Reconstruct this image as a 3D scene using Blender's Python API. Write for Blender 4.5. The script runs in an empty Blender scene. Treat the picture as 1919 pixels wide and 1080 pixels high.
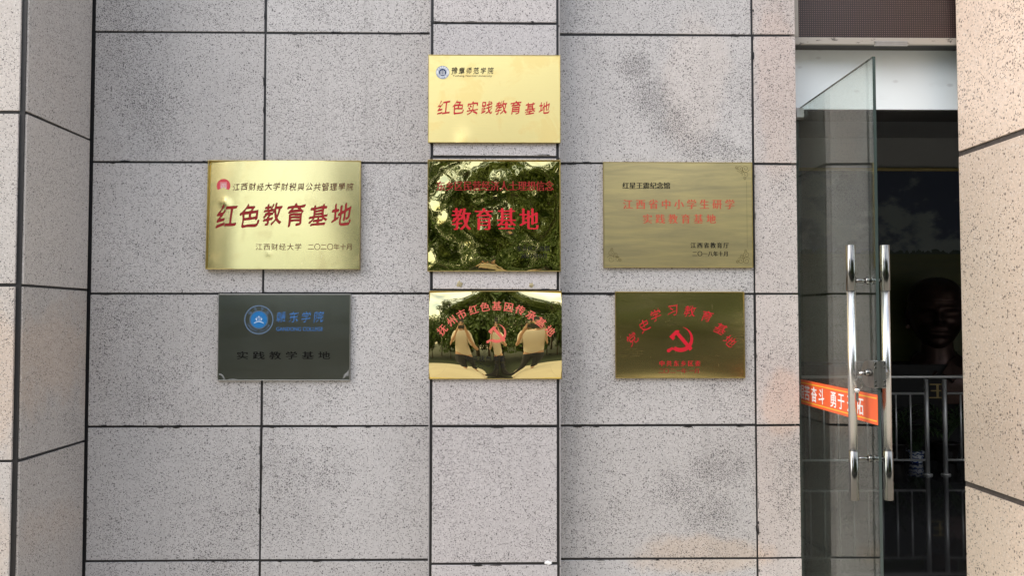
import bpy, bmesh, math, random
from mathutils import Vector, Matrix, noise
S = bpy.context.scene
COL = S.collection
R = math.radians
random.seed(7)

# ------------------------------------------------------------------ camera
FPX, PW, PH = 1550.0, 1919.0, 1080.0          # focal length and size of the photograph in pixels
D, EYE = 3.77, 1.5                            # camera to wall, camera above the floor
YAW, PITCH = math.atan(22.5 / FPX), math.atan(56 / FPX)
cam = bpy.data.cameras.new('camera')
cam.sensor_width = 36.0
cam.lens = 36.0 * FPX / PW
cam.clip_start, cam.clip_end = 0.02, 1500
camo = bpy.data.objects.new('camera', cam)
COL.objects.link(camo)
camo.location = (0, -D, EYE)
camo.rotation_euler = (R(90) + PITCH, 0, -YAW)
S.camera = camo

# ------------------------------------------------------------------ sky, sun, exposure
SUN_DIR = Vector((-0.80, -0.40, 0.55)).normalized()       # towards the sun
sun_el = math.asin(SUN_DIR.z)
sun_az = math.atan2(SUN_DIR.x, SUN_DIR.y)
W = bpy.data.worlds.new('World')
S.world = W
W.use_nodes = True
wt = W.node_tree
wt.nodes.clear()
wo = wt.nodes.new('ShaderNodeOutputWorld')
bg = wt.nodes.new('ShaderNodeBackground')
sky = wt.nodes.new('ShaderNodeTexSky')
sky.sky_type = 'NISHITA'
sky.sun_disc = False
sky.sun_elevation = sun_el
sky.sun_rotation = sun_az % (2 * math.pi)
sky.dust_density = 2.0
tc = wt.nodes.new('ShaderNodeTexCoord')
cn = wt.nodes.new('ShaderNodeTexNoise')
cn.inputs['Scale'].default_value = 2.2
cn.inputs['Detail'].default_value = 8
cr = wt.nodes.new('ShaderNodeValToRGB')
cr.color_ramp.elements[0].position = 0.36
cr.color_ramp.elements[1].position = 0.58
cm = wt.nodes.new('ShaderNodeMixRGB')
cm.inputs[2].default_value = (9.2, 9.4, 10.0, 1)            # bright cloud
wt.links.new(tc.outputs['Generated'], cn.inputs['Vector'])
wt.links.new(cn.outputs['Fac'], cr.inputs['Fac'])
wt.links.new(cr.outputs['Color'], cm.inputs[0])
wt.links.new(sky.outputs['Color'], cm.inputs[1])
wt.links.new(cm.outputs['Color'], bg.inputs['Color'])
bg.inputs['Strength'].default_value = 0.14
wt.links.new(bg.outputs['Background'], wo.inputs['Surface'])
sl = bpy.data.lights.new('sun', 'SUN')
sl.energy = 2.0
sl.angle = R(60)
sl.color = (1.0, 0.91, 0.82)
so = bpy.data.objects.new('sun', sl)
COL.objects.link(so)
so.rotation_euler = SUN_DIR.to_track_quat('Z', 'Y').to_euler()
so.location = SUN_DIR * 30
S.view_settings.view_transform = 'Standard'
S.view_settings.look = 'None'
S.view_settings.exposure = 0.82
S.cycles.max_bounces = 10
S.cycles.transparent_max_bounces = 16
S.cycles.sample_clamp_indirect = 6


def at(px, py, d):
    """measured pixel of the photograph -> x, z on the upright plane d metres from the camera"""
    a, b = (px - PW / 2) / FPX, -(py - PH / 2) / FPX
    cp, sp, cy, sy = math.cos(PITCH), math.sin(PITCH), math.cos(YAW), math.sin(YAW)
    fy, z = cp - b * sp, sp + b * cp
    x, y = a * cy + fy * sy, -a * sy + fy * cy
    return x / y * d, EYE + z / y * d


# ------------------------------------------------------------------ material helpers
class NT:
    def __init__(self, name):
        self.m = bpy.data.materials.new(name)
        self.m.use_nodes = True
        self.t = self.m.node_tree
        self.t.nodes.clear()
        self.out = self.t.nodes.new('ShaderNodeOutputMaterial')

    def n(self, kind, props=None, **ins):
        nd = self.t.nodes.new('ShaderNode' + kind)
        for k, v in (props or {}).items():
            setattr(nd, k, v)
        for k, v in ins.items():
            key = int(k[1:]) if k[0] == 'i' and k[1:].isdigit() else k.replace('_', ' ')
            self.set(nd.inputs[key], v)
        return nd

    def set(self, sock, v):
        if isinstance(v, bpy.types.NodeSocket):
            self.t.links.new(v, sock)
        elif isinstance(v, bpy.types.Node):
            self.t.links.new(v.outputs[0], sock)
        else:
            if hasattr(sock.default_value, '__len__') and len(sock.default_value) == 4 and len(v) == 3:
                v = (*v, 1)
            sock.default_value = v

    def math(self, op, a, b=0.0, clamp=False):
        return self.n('Math', {'operation': op, 'use_clamp': clamp}, i0=a, i1=b)

    def vmath(self, op, a, b=(0, 0, 0)):
        return self.n('VectorMath', {'operation': op}, i0=a, i1=b)

    def ramp(self, f, lo, hi):
        return self.n('MapRange', {'interpolation_type': 'SMOOTHSTEP'}, i0=f, i1=lo, i2=hi, i3=0.0, i4=1.0)

    def mix(self, f, a, b, blend='MIX'):
        return self.n('MixRGB', {'blend_type': blend}, i0=f, i1=a, i2=b)

    def noise(self, vec, scale, detail=3.0, rough=0.5):
        return self.n('TexNoise', None, Vector=vec, Scale=scale, Detail=detail, Roughness=rough)

    def coords(self):
        return self.n('TexCoord').outputs['Object']

    def done(self, sh):
        self.t.links.new(sh.outputs[0], self.out.inputs['Surface'])
        return self.m


def blob(t, co, cx, cz, rx, rz, rough=0.0, nz=None, inner=0.25):
    v = t.vmath('MULTIPLY', t.vmath('SUBTRACT', co, (cx, 0, cz)), (1 / rx, 0, 1 / rz))
    l = t.n('VectorMath', {'operation': 'LENGTH'}, i0=v).outputs['Value']
    if nz is not None:
        l = t.math('ADD', l, t.math('MULTIPLY', t.math('SUBTRACT', nz, 0.5), rough))
    return t.ramp(l, 1.0, inner)


def granite(name, base, dens=0.2, coarse=0.06, scale=1.0, dark=(0.035, 0.033, 0.035), stains=(), warm=(), grime=0.35,
            rough=0.55):
    t = NT(name)
    co = t.coords()
    big = t.noise(co, 1.3, 4, 0.55).outputs['Fac']
    mid = t.noise(co, 5.0, 5, 0.6).outputs['Fac']
    clus = t.noise(co, 2.1, 6, 0.7).outputs['Fac']
    d = t.math('MULTIPLY', t.ramp(mid, 0.35, 0.7), 0.5)
    d = t.math('ADD', d, t.math('MULTIPLY', t.ramp(clus, 0.46, 0.72), 1.3))
    d = t.math('ADD', d, 0.5)
    st = None
    for (cx, cz, rx, rz, k) in stains:
        b = t.math('MULTIPLY', blob(t, co, cx, cz, rx, rz, 1.3, mid), k)
        st = b if st is None else t.math('MAXIMUM', st, b)
    if st is not None:
        d = t.math('ADD', d, t.math('MULTIPLY', st, 2.3))
    xyz = t.n('SeparateXYZ', None, Vector=co)
    c2 = t.n('CombineXYZ', None, i0=t.math('ADD', xyz.outputs[0], xyz.outputs[1]), i1=xyz.outputs[2])
    wob = t.n('VectorMath', {'operation': 'SCALE'}, i0=t.noise(co, 240, 1).outputs['Color'], Scale=0.0014)
    attr = t.n('Attribute', {'attribute_name': 'tone'})
    seed = attr.outputs['Alpha']
    c2 = t.vmath('ADD', t.vmath('ADD', c2, wob.outputs[0]), t.n('CombineXYZ', None, i0=t.math('MULTIPLY', seed, 37.0), i1=t.math('MULTIPLY', seed, 53.0)))
    v1 = t.n('TexVoronoi', {'voronoi_dimensions': '2D'}, Vector=c2, Scale=165.0 / scale)
    v2 = t.n('TexVoronoi', {'voronoi_dimensions': '2D'}, Vector=c2, Scale=85.0 / scale)
    v3 = t.n('TexVoronoi', {'voronoi_dimensions': '2D'}, Vector=c2, Scale=210.0 / scale)
    r1 = t.n('SeparateColor', None, Color=v1.outputs['Color'])
    r2 = t.n('SeparateColor', None, Color=v2.outputs['Color'])
    r3 = t.n('SeparateColor', None, Color=v3.outputs['Color'])
    d = t.math('MULTIPLY', d, t.math('ADD', 0.75, t.math('MULTIPLY', t.math('FRACT', t.math('MULTIPLY', seed, 7.3)), 0.5)))
    s1 = t.math('LESS_THAN', r1.outputs[0], t.math('MULTIPLY', d, dens))
    s1 = t.math('MULTIPLY', s1, t.ramp(v1.outputs['Distance'], 0.46, 0.24))
    s2 = t.math('LESS_THAN', r2.outputs[0], t.math('MULTIPLY', t.math('ADD', d, t.math('MULTIPLY', st, 2.0)) if st is not None else d, coarse))
    s2 = t.math('MULTIPLY', s2, t.ramp(v2.outputs['Distance'], 0.42, 0.22))
    s3 = t.math('LESS_THAN', r3.outputs[1], 0.13)
    s3 = t.math('MULTIPLY', s3, t.ramp(v3.outputs['Distance'], 0.6, 0.25))
    sp = t.math('MAXIMUM', s1, s2)
    grain = t.noise(co, 260.0 / scale, 2, 0.6).outputs['Fac']
    tone = t.math('ADD', 0.66, t.math('MULTIPLY', grain, 0.52))
    g2 = t.noise(t.vmath('ADD', co, t.n('CombineXYZ', None, i0=t.math('MULTIPLY', seed, 11.0), i1=0.0, i2=seed)), 105.0 / scale, 3, 0.7).outputs['Fac']
    tone = t.math('ADD', tone, t.math('MULTIPLY', t.math('SUBTRACT', g2, 0.5), 0.62))
    tone = t.math('ADD', tone, t.math('MULTIPLY', t.math('SUBTRACT', big, 0.5), grime))
    tone = t.math('ADD', tone, t.math('MULTIPLY', t.math('SUBTRACT', mid, 0.5), grime * 0.6))
    c = t.mix(1.0, base, attr.outputs['Color'], 'MULTIPLY')
    comb = t.n('CombineXYZ', None, i0=tone, i1=tone, i2=tone)
    c = t.mix(1.0, c, comb, 'MULTIPLY')
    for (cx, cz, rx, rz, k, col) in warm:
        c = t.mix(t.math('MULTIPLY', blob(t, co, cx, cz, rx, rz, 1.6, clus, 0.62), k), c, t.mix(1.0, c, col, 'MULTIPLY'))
    c = t.mix(t.math('MULTIPLY', s3, 0.35), c, (0.78, 0.76, 0.77))
    if st is not None:
        c = t.mix(t.math('MULTIPLY', st, 0.09), c, (0.17, 0.16, 0.16))
    c = t.mix(t.math('MULTIPLY', sp, 0.8), c, dark)
    # faint drip streaks
    sv = t.vmath('MULTIPLY', co, (16, 16, 0.7))
    dr = t.ramp(t.noise(sv, 1.0, 3, 0.6).outputs['Fac'], 0.6, 0.8)
    wl = t.ramp(t.noise(t.vmath('MULTIPLY', co, (2.6, 2.6, 2.0)), 1.0, 5, 0.65).outputs['Fac'], 0.56, 0.74)
    c = t.mix(t.math('MULTIPLY', wl, grime * 0.5), c, (0.66, 0.66, 0.68))
    sd = t.ramp(t.noise(t.vmath('MULTIPLY', co, (9, 9, 0.5)), 1.0, 4, 0.6).outputs['Fac'], 0.55, 0.75)
    c = t.mix(t.math('MULTIPLY', sd, grime * 0.7), c, (0.26, 0.25, 0.245))
    c = t.mix(t.math('MULTIPLY', dr, 0.12), c, (0.55, 0.53, 0.5))
    bmp = t.n('Bump', None, Strength=0.25, Distance=0.0015, Height=t.math('SUBTRACT', grain, sp))
    return t.done(t.n('BsdfPrincipled', None, Base_Color=c, Roughness=rough, Normal=bmp.outputs[0]))


def plain(name, col, rough=0.5, metal=0.0, var=0.12, scale=8.0, spec=0.5, bump=0.0, bscale=60.0):
    t = NT(name)
    co = t.coords()
    f = t.noise(co, scale, 4, 0.6).outputs['Fac']
    f = t.math('ADD', 1 - var / 2, t.math('MULTIPLY', t.math('SUBTRACT', f, 0.5), var * 2))
    c = t.mix(1.0, col, t.n('CombineXYZ', None, i0=f, i1=f, i2=f), 'MULTIPLY')
    p = t.n('BsdfPrincipled', None, Base_Color=c, Roughness=rough, Metallic=metal)
    p.inputs['Specular IOR Level'].default_value = spec
    if bump:
        b = t.n('Bump', None, Strength=bump, Distance=0.002, Height=t.noise(co, bscale, 3).outputs['Fac'])
        t.set(p.inputs['Normal'], b.outputs[0])
    return t.done(p)


def sheet_metal(name, col, rough=0.2, aniso=0.0, patina=None, patina_col=(0.2, 0.16, 0.1), lo=0.45, hi=0.7, blots=(),
                pat_stretch=(6, 6, 6), pat_rough=0.5, line=0.05, scratch=0.4, metal=1.0, rot=0.0):
    """brushed or polished sheet; the u of the sheet runs along the brushing"""
    t = NT(name)
    co = t.coords()
    uv = t.n('UVMap', {'uv_map': 'UVMap'})
    ln = t.noise(t.vmath('MULTIPLY', co, (9, 1, 900)), 1.0, 2, 0.5).outputs['Fac']
    f = t.math('ADD', 1 - line, t.math('MULTIPLY', ln, line * 2))
    c = t.mix(1.0, col, t.n('CombineXYZ', None, i0=f, i1=f, i2=f), 'MULTIPLY')
    rr = t.math('ADD', rough, t.math('MULTIPLY', t.math('SUBTRACT', ln, 0.5), 0.08))
    mt = metal
    pn = t.noise(t.vmath('MULTIPLY', co, pat_stretch), 1.0, 6, 0.62)
    pn.inputs['Distortion'].default_value = 0.5
    pf = None
    if patina:
        pf = t.math('MULTIPLY', t.ramp(pn.outputs['Fac'], lo, hi), patina)
    for (cx, cz, rx, rz, k) in blots:
        b = t.math('MULTIPLY', blob(t, co, cx, cz, rx, rz, 1.4, pn.outputs['Fac']), k)
        pf = b if pf is None else t.math('MAXIMUM', pf, b)
    if pf is not None:
        c = t.mix(pf, c, patina_col)
        rr = t.math('ADD', rr, t.math('MULTIPLY', pf, pat_rough - rough))
    # little vertical drip scratches and specks
    sc = t.ramp(t.noise(t.vmath('MULTIPLY', co, (260, 1, 14)), 1.0, 2, 0.7).outputs['Fac'], 0.70, 0.80)
    c = t.mix(t.math('MULTIPLY', sc, scratch), c, (0.5, 0.46, 0.36))
    rr = t.math('ADD', rr, t.math('MULTIPLY', sc, 0.25))
    p = t.n('BsdfPrincipled', None, Base_Color=c, Roughness=rr, Metallic=mt)
    if aniso:
        tg = t.n('Tangent', {'direction_type': 'UV_MAP', 'uv_map': 'UVMap'})
        p.inputs['Anisotropic'].default_value = aniso
        p.inputs['Anisotropic Rotation'].default_value = rot
        t.set(p.inputs['Tangent'], tg.outputs[0])
    return t.done(p)


def worn_paint(name, col, col2, wear=0.3, rough=0.4, metal=0.0):
    t = NT(name)
    co = t.coords()
    f = t.ramp(t.noise(co, 45, 4, 0.65).outputs['Fac'], 0.5, 0.68)
    c = t.mix(t.math('MULTIPLY', f, wear), col, col2)
    p = t.n('BsdfPrincipled', None, Base_Color=c, Roughness=rough, Metallic=metal)
    p.inputs['Specular IOR Level'].default_value = 0.15
    return t.done(p)


def glass_mat(name):
    t = NT(name)
    lw = t.n('LayerWeight', None, Blend=0.5)
    fr = t.math('ADD', 0.04, t.math('MULTIPLY', 0.96, t.math('POWER', lw.outputs['Facing'], 4.2)))
    tr = t.n('BsdfTransparent', None, Color=(0.93, 0.965, 0.945))
    gl = t.n('BsdfGlossy', None, Color=(0.95, 1.0, 0.97), Roughness=0.004)
    return t.done(t.n('MixShader', None, i0=fr, i1=tr, i2=gl))


def leaf_mat(name, a, b):
    t = NT(name)
    oi = t.n('TexCoord').outputs['Object']
    f = t.ramp(t.noise(oi, 1.6, 3, 0.6).outputs['Fac'], 0.35, 0.65)
    g = t.noise(oi, 9.0, 2, 0.6).outputs['Fac']
    c = t.mix(f, a, b)
    c = t.mix(t.math('MULTIPLY', g, 0.5), c, (b[0] * 1.5, b[1] * 1.3, b[2]))
    return t.done(t.n('BsdfPrincipled', None, Base_Color=c, Roughness=0.5))


# ------------------------------------------------------------------ object helpers
def mesh_obj(name, bm, mat, parent=None, smooth=False):
    """links a bmesh given in world coordinates as one object under parent"""
    me = bpy.data.meshes.new(name)
    if parent is not None:
        off = Vector((0, 0, 0))
        q = parent
        while q is not None:
            off += q.location
            q = q.parent
        bmesh.ops.translate(bm, vec=-off, verts=bm.verts)
    bm.to_mesh(me)
    bm.free()
    for m in (mat if isinstance(mat, (list, tuple)) else [mat]):
        me.materials.append(m)
    if smooth:
        for p in me.polygons:
            p.use_smooth = True
    o = bpy.data.objects.new(name, me)
    COL.objects.link(o)
    o.parent = parent
    return o


def thing(name, label, cat, loc=(0, 0, 0), group=None):
    o = bpy.data.objects.new(name, None)
    o.empty_display_size = 0.1
    COL.objects.link(o)
    o.location = loc
    return tag(o, label, cat, group)


def tag(o, label=None, cat=None, group=None, kind=None):
    for k, v in (('label', label), ('category', cat), ('group', group), ('kind', kind)):
        if v:
            o[k] = v
    return o


def box(bm, x0, x1, y0, y1, z0, z1, bev=0.0, mi=0, tone=None, jit=0.0, axis='y'):
    b = bmesh.new()
    vs = [b.verts.new((x, y, z)) for x in (x0, x1) for y in (y0, y1) for z in (z0, z1)]
    for f in ((0, 1, 3, 2), (4, 6, 7, 5), (0, 4, 5, 1), (2, 3, 7, 6), (0, 2, 6, 4), (1, 5, 7, 3)):
        b.faces.new([vs[i] for i in f])
    if jit:
        ax = 0 if axis == 'y' else 1
        js = [(random.uniform(-jit, jit), random.uniform(-jit, jit)) for _ in range(4)]
        for v in vs:
            lo = (v.co[ax] < ((x0 + x1) / 2 if ax == 0 else (y0 + y1) / 2))
            j = js[(0 if lo else 1) + (0 if v.co.z < (z0 + z1) / 2 else 2)]
            v.co[ax] += j[0]
            v.co.z += j[1]
    if bev:
        bmesh.ops.bevel(b, geom=b.edges[:], offset=bev, segments=2, profile=0.6, affect='EDGES')
    merge(bm, b, mi, tone)


def merge(bm, b, mi=0, tone=None):
    vm = {}
    for v in b.verts:
        vm[v] = bm.verts.new(v.co)
    lay = None
    if tone is not None:
        lay = bm.loops.layers.float_color.get('tone') or bm.loops.layers.float_color.new('tone')
    for f in b.faces:
        try:
            g = bm.faces.new([vm[v] for v in f.verts])
        except ValueError:
            continue
        g.material_index = mi
        g.smooth = f.smooth
        if lay is not None:
            for l in g.loops:
                l[lay] = tone if len(tone) == 4 else (*tone, 0.5)
    b.free()


def tube(bm, pts, r, seg=12, mi=0, caps=True, smooth=True):
    pts = [Vector(p) for p in pts]
    rs = r if isinstance(r, (list, tuple)) else [r] * len(pts)
    rings = []
    up = None
    for i, p in enumerate(pts):
        d = (pts[min(i + 1, len(pts) - 1)] - pts[max(i - 1, 0)]).normalized()
        if up is None:
            up = d.orthogonal().normalized()
        up = (up - d * up.dot(d)).normalized()
        w = d.cross(up)
        rings.append([bm.verts.new(p + (up * math.cos(2 * math.pi * k / seg) + w * math.sin(2 * math.pi * k / seg)) * rs[i])
                      for k in range(seg)])
    for a, b in zip(rings, rings[1:]):
        for k in range(seg):
            f = bm.faces.new((a[k], a[(k + 1) % seg], b[(k + 1) % seg], b[k]))
            f.smooth = smooth
            f.material_index = mi
    if caps:
        for ring in (rings[0][::-1], rings[-1]):
            f = bm.faces.new(ring)
            f.material_index = mi


def lathe(bm, prof, c, seg=24, mi=0):
    rings = [[bm.verts.new((c[0] + r * math.cos(2 * math.pi * k / seg), c[1] + r * math.sin(2 * math.pi * k / seg), c[2] + z))
              for k in range(seg)] for r, z in prof]
    for a, b in zip(rings, rings[1:]):
        for k in range(seg):
            f = bm.faces.new((a[k], a[(k + 1) % seg], b[(k + 1) % seg], b[k]))
            f.smooth = True
            f.material_index = mi
    bm.faces.new(rings[0][::-1])
    bm.faces.new(rings[-1])


def torus(bm, c, rad, r, axis='y', seg=20, s2=8):
    pts = []
    for k in range(seg + 1):
        a = 2 * math.pi * k / seg
        u, v = rad * math.cos(a), rad * math.sin(a)
        pts.append({'y': (c[0] + u, c[1], c[2] + v), 'x': (c[0], c[1] + u, c[2] + v), 'z': (c[0] + u, c[1] + v, c[2])}[axis])
    tube(bm, pts, r, s2, caps=False)


# ------------------------------------------------------------------ materials
WALL_STAINS = [(0.62, 2.66, 0.10, 0.10, 1), (0.70, 2.52, 0.13, 0.12, 1), (0.80, 2.40, 0.15, 0.13, 1), (0.93, 2.30, 0.2, 0.1, .8),
               (1.07, 2.26, 0.12, 0.06, .8), (1.10, 2.58, 0.07, 0.2, .35), (1.0, .8, .22, .12, .55), (.82, .72, .18, .12, .5),
               (0.95, .62, .16, .14, .55), (1.30, .75, .10, .3, .6), (-1.62, 2.45, .22, .3, .35), (-.95, .82, .4, .2, .4),
               (-1.05, .6, .25, .2, .3), (-1.68, 2.75, .2, .3, .3), (1.3, 2.13, .1, .1, .5), (-.6, 2.42, .3, .2, .12)]
WALL_WARM = [(0.92, .42, .34, .11, .8, (1.10, .96, .82)), (1.29, 1.13, .11, .20, .65, (1.12, .96, .85)), (0.9, 2.6, .2, .35, .35, (1.08, .97, .88)),  # first two patches: warm bounced light painted into the stone colour
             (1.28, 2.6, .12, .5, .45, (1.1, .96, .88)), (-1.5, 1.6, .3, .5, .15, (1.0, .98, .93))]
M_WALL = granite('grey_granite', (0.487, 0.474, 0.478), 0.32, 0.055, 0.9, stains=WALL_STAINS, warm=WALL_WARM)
M_PIL = granite('pinkish_granite', (0.475, 0.455, 0.465), 0.28, 0.035, 0.9, grime=0.14)
M_LPIER = granite('tan_granite', (0.45, 0.42, 0.40), 0.24, 0.025, 0.9, grime=0.14,
                  warm=[(-2.0, 1.3, .2, .42, .55, (1.12, .95, .8)), (-2.05, 2.4, .2, .6, .3, (1.05, 1.0, .97)), (-2.05, .6, .2, .3, .4, (1.1, .96, .84))])  # peach bounced light on the pier front, painted into the stone
M_RPIER = granite('peach_granite', (0.67, 0.545, 0.455), 0.18, 0.07, 1.45, dark=(0.09, 0.07, 0.06), grime=0.08, rough=0.5)
M_JOINT = plain('black_joint_sealant', (0.012, 0.012, 0.014), 0.45, bump=0.4)
M_JOINT2 = plain('grey_brown_mortar', (0.10, 0.085, 0.08), 0.8, var=0.5, scale=30, bump=0.8)
M_EDGE = plain('pale_stone_edge', (0.33, 0.32, 0.33), 0.6)
M_WHITE = plain('white_composite_panel', (0.80, 0.82, 0.83), 0.35, var=0.1, scale=2)
M_GREYMET = plain('grey_painted_steel', (0.33, 0.32, 0.31), 0.45, var=0.25, scale=20)
M_DARKMET = plain('dark_steel', (0.035, 0.035, 0.036), 0.5)
M_STEEL = plain('brushed_stainless_steel', (0.64, 0.64, 0.64), 0.27, 1.0, var=0.06)
M_CHROME = plain('polished_stainless_steel', (0.20, 0.20, 0.195), 0.13, 1.0, var=0.04)
M_GLASS = glass_mat('clear_door_glass')
M_GEDGE = plain('green_glass_edge', (0.05, 0.07, 0.065), 0.15)
M_RED = worn_paint('red_paint', (0.50, 0.035, 0.04), (0.42, 0.10, 0.06), 0.35)
M_DRED = worn_paint('dark_red_paint', (0.27, 0.022, 0.022), (0.2, 0.03, 0.02), 0.5)
M_ORED = worn_paint('orange_red_paint', (0.62, 0.13, 0.10), (0.45, 0.2, 0.1), 0.5)
M_CRIM = worn_paint('crimson_paint', (0.50, 0.016, 0.03), (0.36, 0.04, 0.03), 0.3)
M_FADED = worn_paint('faded_red_paint', (0.50, 0.10, 0.06), (0.42, 0.2, 0.1), 0.35)
M_BLACK = worn_paint('black_paint', (0.012, 0.012, 0.012), (0.08, 0.07, 0.04), 0.3)
M_INK = worn_paint('ink_black_paint', (0.003, 0.003, 0.003), (0.01, 0.01, 0.01), 0.3, 0.7)
M_BROWN = worn_paint('dark_brown_paint', (0.09, 0.03, 0.015), (0.2, 0.1, 0.04), 0.4)
M_BLUE = worn_paint('blue_paint', (0.055, 0.15, 0.36), (0.08, 0.15, 0.28), 0.4)
M_NAVY = plain('navy_paint', (0.02, 0.045, 0.13), 0.4)
M_BLUED = plain('blue_disc_paint', (0.01, 0.16, 0.44), 0.4)
M_WPAINT = plain('white_paint', (0.8, 0.81, 0.82), 0.45)
M_PALEB = plain('pale_blue_paint', (0.5, 0.62, 0.8), 0.45)
M_PINK = worn_paint('pink_red_paint', (0.62, 0.07, 0.09), (0.6, 0.2, 0.15), 0.5)

# ------------------------------------------------------------------ the building
bld = thing('memorial_building', 'grey speckled granite entrance front with dark joints and flanking piers', 'building', (0, 0, 0))


def tone_rand(base=(1, 1, 1), amt=0.05):
    k = 1 + random.uniform(-amt, amt)
    h = random.uniform(-0.012, 0.012)
    return (base[0] * k * (1 + h), base[1] * k, base[2] * k * (1 - h), random.random())


def slab_grid(bm, xs, zs, y0, y1, gap, axis='y', tones=None, bev=0.0018):
    """stone slabs between the joint lines xs and zs; front face at y0"""
    for i in range(len(xs) - 1):
        for j in range(len(zs) - 1):
            tb = tones(i, j) if tones else (1, 1, 1)
            t = tone_rand(tb, 0.075)
            a, b = xs[i] + gap / 2, xs[i + 1] - gap / 2
            c, d = zs[j] + gap / 2 + random.uniform(-.0006, .0006), zs[j + 1] - gap / 2 + random.uniform(-.0006, .0006)
            e = random.uniform(-0.0006, 0.0006)
            if axis == 'y':
                box(bm, a, b, y0 + e, y1, c, d, bev, 0, t, 0.0014, axis)
            else:
                box(bm, y0 + e, y1, a, b, c, d, bev, 0, t, 0.0014, axis)


ZS = [-0.19, 0.41, 1.01, 1.61, 2.21, 2.81, 3.41, 4.01, 4.61, 5.21]
GAP = 0.0105
wb = bmesh.new()
slab_grid(wb, [-1.858, -1.0775, -0.29], ZS, 0.0, 0.024, GAP)
slab_grid(wb, [0.262, 1.167, 1.372], ZS, 0.0, 0.024, GAP,
          tones=lambda i, j: ((1.05, 0.985, 0.955) if i == 1 else (1, 1, 1)))
# reveal (side face towards the door)
slab_grid(wb, [0.024, 0.40], ZS, 1.3665, 1.344, GAP, axis='x')
box(wb, -1.90, 1.343, 0.006, 0.20, -0.19, 5.2, 0, 1)


def chips(bm, runs, n, y, mi=1):
    """ragged bits of sealant and chipped arrises along the joint lines"""
    for _ in range(n):
        (xa, za), (xb, zb) = random.choice(runs)
        f = random.random()
        cx, cz = xa + (xb - xa) * f, za + (zb - za) * f
        hor = abs(xb - xa) > abs(zb - za)
        ln, th = random.uniform(.006, .03), random.uniform(.0015, .0036)
        off = random.choice((-1, 1)) * GAP * .5
        pts = []
        for k_ in range(9):
            a = 2 * math.pi * k_ / 9
            u, v = ln * math.cos(a) * random.uniform(.6, 1.1), off + th * math.sin(a) * random.uniform(.5, 1.2)
            pts.append((cx + u, cz + v) if hor else (cx + v, cz + u))
        f_ = bm.faces.new([bm.verts.new((p[0], y - random.uniform(0, .0004), p[1])) for p in pts])
        f_.material_index = mi
        f_.normal_update()
        if f_.normal.y > 0:
            f_.normal_flip()


runs = [((xa, z), (xb, z)) for z in ZS[1:6] for xa, xb in ((-1.85, -.33), (.28, 1.36))] + [((x, za), (x, za + .6)) for x in (-1.0775, 1.167) for za in ZS[1:6]]
chips(wb, runs, 120, -0.0022)
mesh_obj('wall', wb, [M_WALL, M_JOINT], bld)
pb = bmesh.new()
slab_grid(pb, [-0.3035, 0.2565], [z + (0.006 if i == 4 else 0.012) for i, z in enumerate(ZS)], -0.11, -0.086, GAP + .001)
box(pb, -0.3094, 0.2624, -0.1035, 0.0, -0.19, 5.2, 0, 1)
for x0, x1 in ((-0.3145, -0.3095), (0.2625, 0.2675)):            # edges of the side slabs beside the dark joint
    for z0, z1 in zip(ZS, ZS[1:]):
        box(pb, x0, x1, -0.1085, 0.0, z0 + .004, z1 - .004, 0.001, 2, (1, 1, 1))
chips(pb, [((-.3, z + .012), (.255, z + .012)) for z in ZS[1:6]], 18, -0.1122)
mesh_obj('pilaster', pb, [M_PIL, M_JOINT, M_EDGE], bld)
# pier to the left
PZ = [-0.42, 0.263, 0.945, 1.627, 2.309, 2.991, 3.673, 4.355, 5.04]
lb = bmesh.new()
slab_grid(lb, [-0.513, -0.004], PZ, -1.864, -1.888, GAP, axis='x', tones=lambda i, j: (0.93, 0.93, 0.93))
slab_grid(lb, [-3.9, -2.9, -1.885], PZ, -0.52, -0.496, 0.0125, tones=lambda i, j: (1.09, 1.10, 1.10))  # toned up: lighter stone, plus its less shaded position put into the colour
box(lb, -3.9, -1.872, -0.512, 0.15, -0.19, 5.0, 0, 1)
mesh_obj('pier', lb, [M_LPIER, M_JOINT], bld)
# pier to the right, warm stone
rb = bmesh.new()
RZ = [-0.80, 0.733, 2.268, 3.80, 5.33]
RX = 2.152
slab_grid(rb, [-0.62, 0.070], RZ, RX, RX + .024, 0.026, axis='x', tones=lambda i, j: (1, 1, 1), bev=0.003)
slab_grid(rb, [RX + .002, 3.2], RZ, -0.635, -0.611, 0.026)
box(rb, RX + .010, 3.2, -0.6255, 0.068, -0.19, 5.2, 0, 1)
box(rb, 2.30, 3.2, 0.0682, 0.188, -0.19, 2.79, 0, 1)
mesh_obj('pier', rb, [M_RPIER, M_JOINT2], bld)
def header_mat():
    t = NT('stained_white_panel')
    co = t.coords()
    f = t.ramp(t.noise(t.vmath('MULTIPLY', co, (9, 1, 15)), 1.0, 4, 0.55).outputs['Fac'], 0.60, 0.72)
    v = t.n('TexVoronoi', None, Vector=t.vmath('MULTIPLY', co, (11, 11, 20)), Scale=1.0)
    k = t.n('SeparateColor', None, Color=v.outputs['Color'])
    s = t.math('MULTIPLY', t.math('LESS_THAN', k.outputs[0], 0.3), t.ramp(v.outputs['Distance'], 0.24, 0.08))
    c = t.mix(t.math('MULTIPLY', f, 0.10), (0.80, 0.89, 0.95), (0.5, 0.54, 0.57))
    c = t.mix(t.math('MULTIPLY', s, 0.4), c, (0.42, 0.45, 0.5))
    return t.done(t.n('BsdfPrincipled', None, Base_Color=c, Roughness=0.3))


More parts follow.
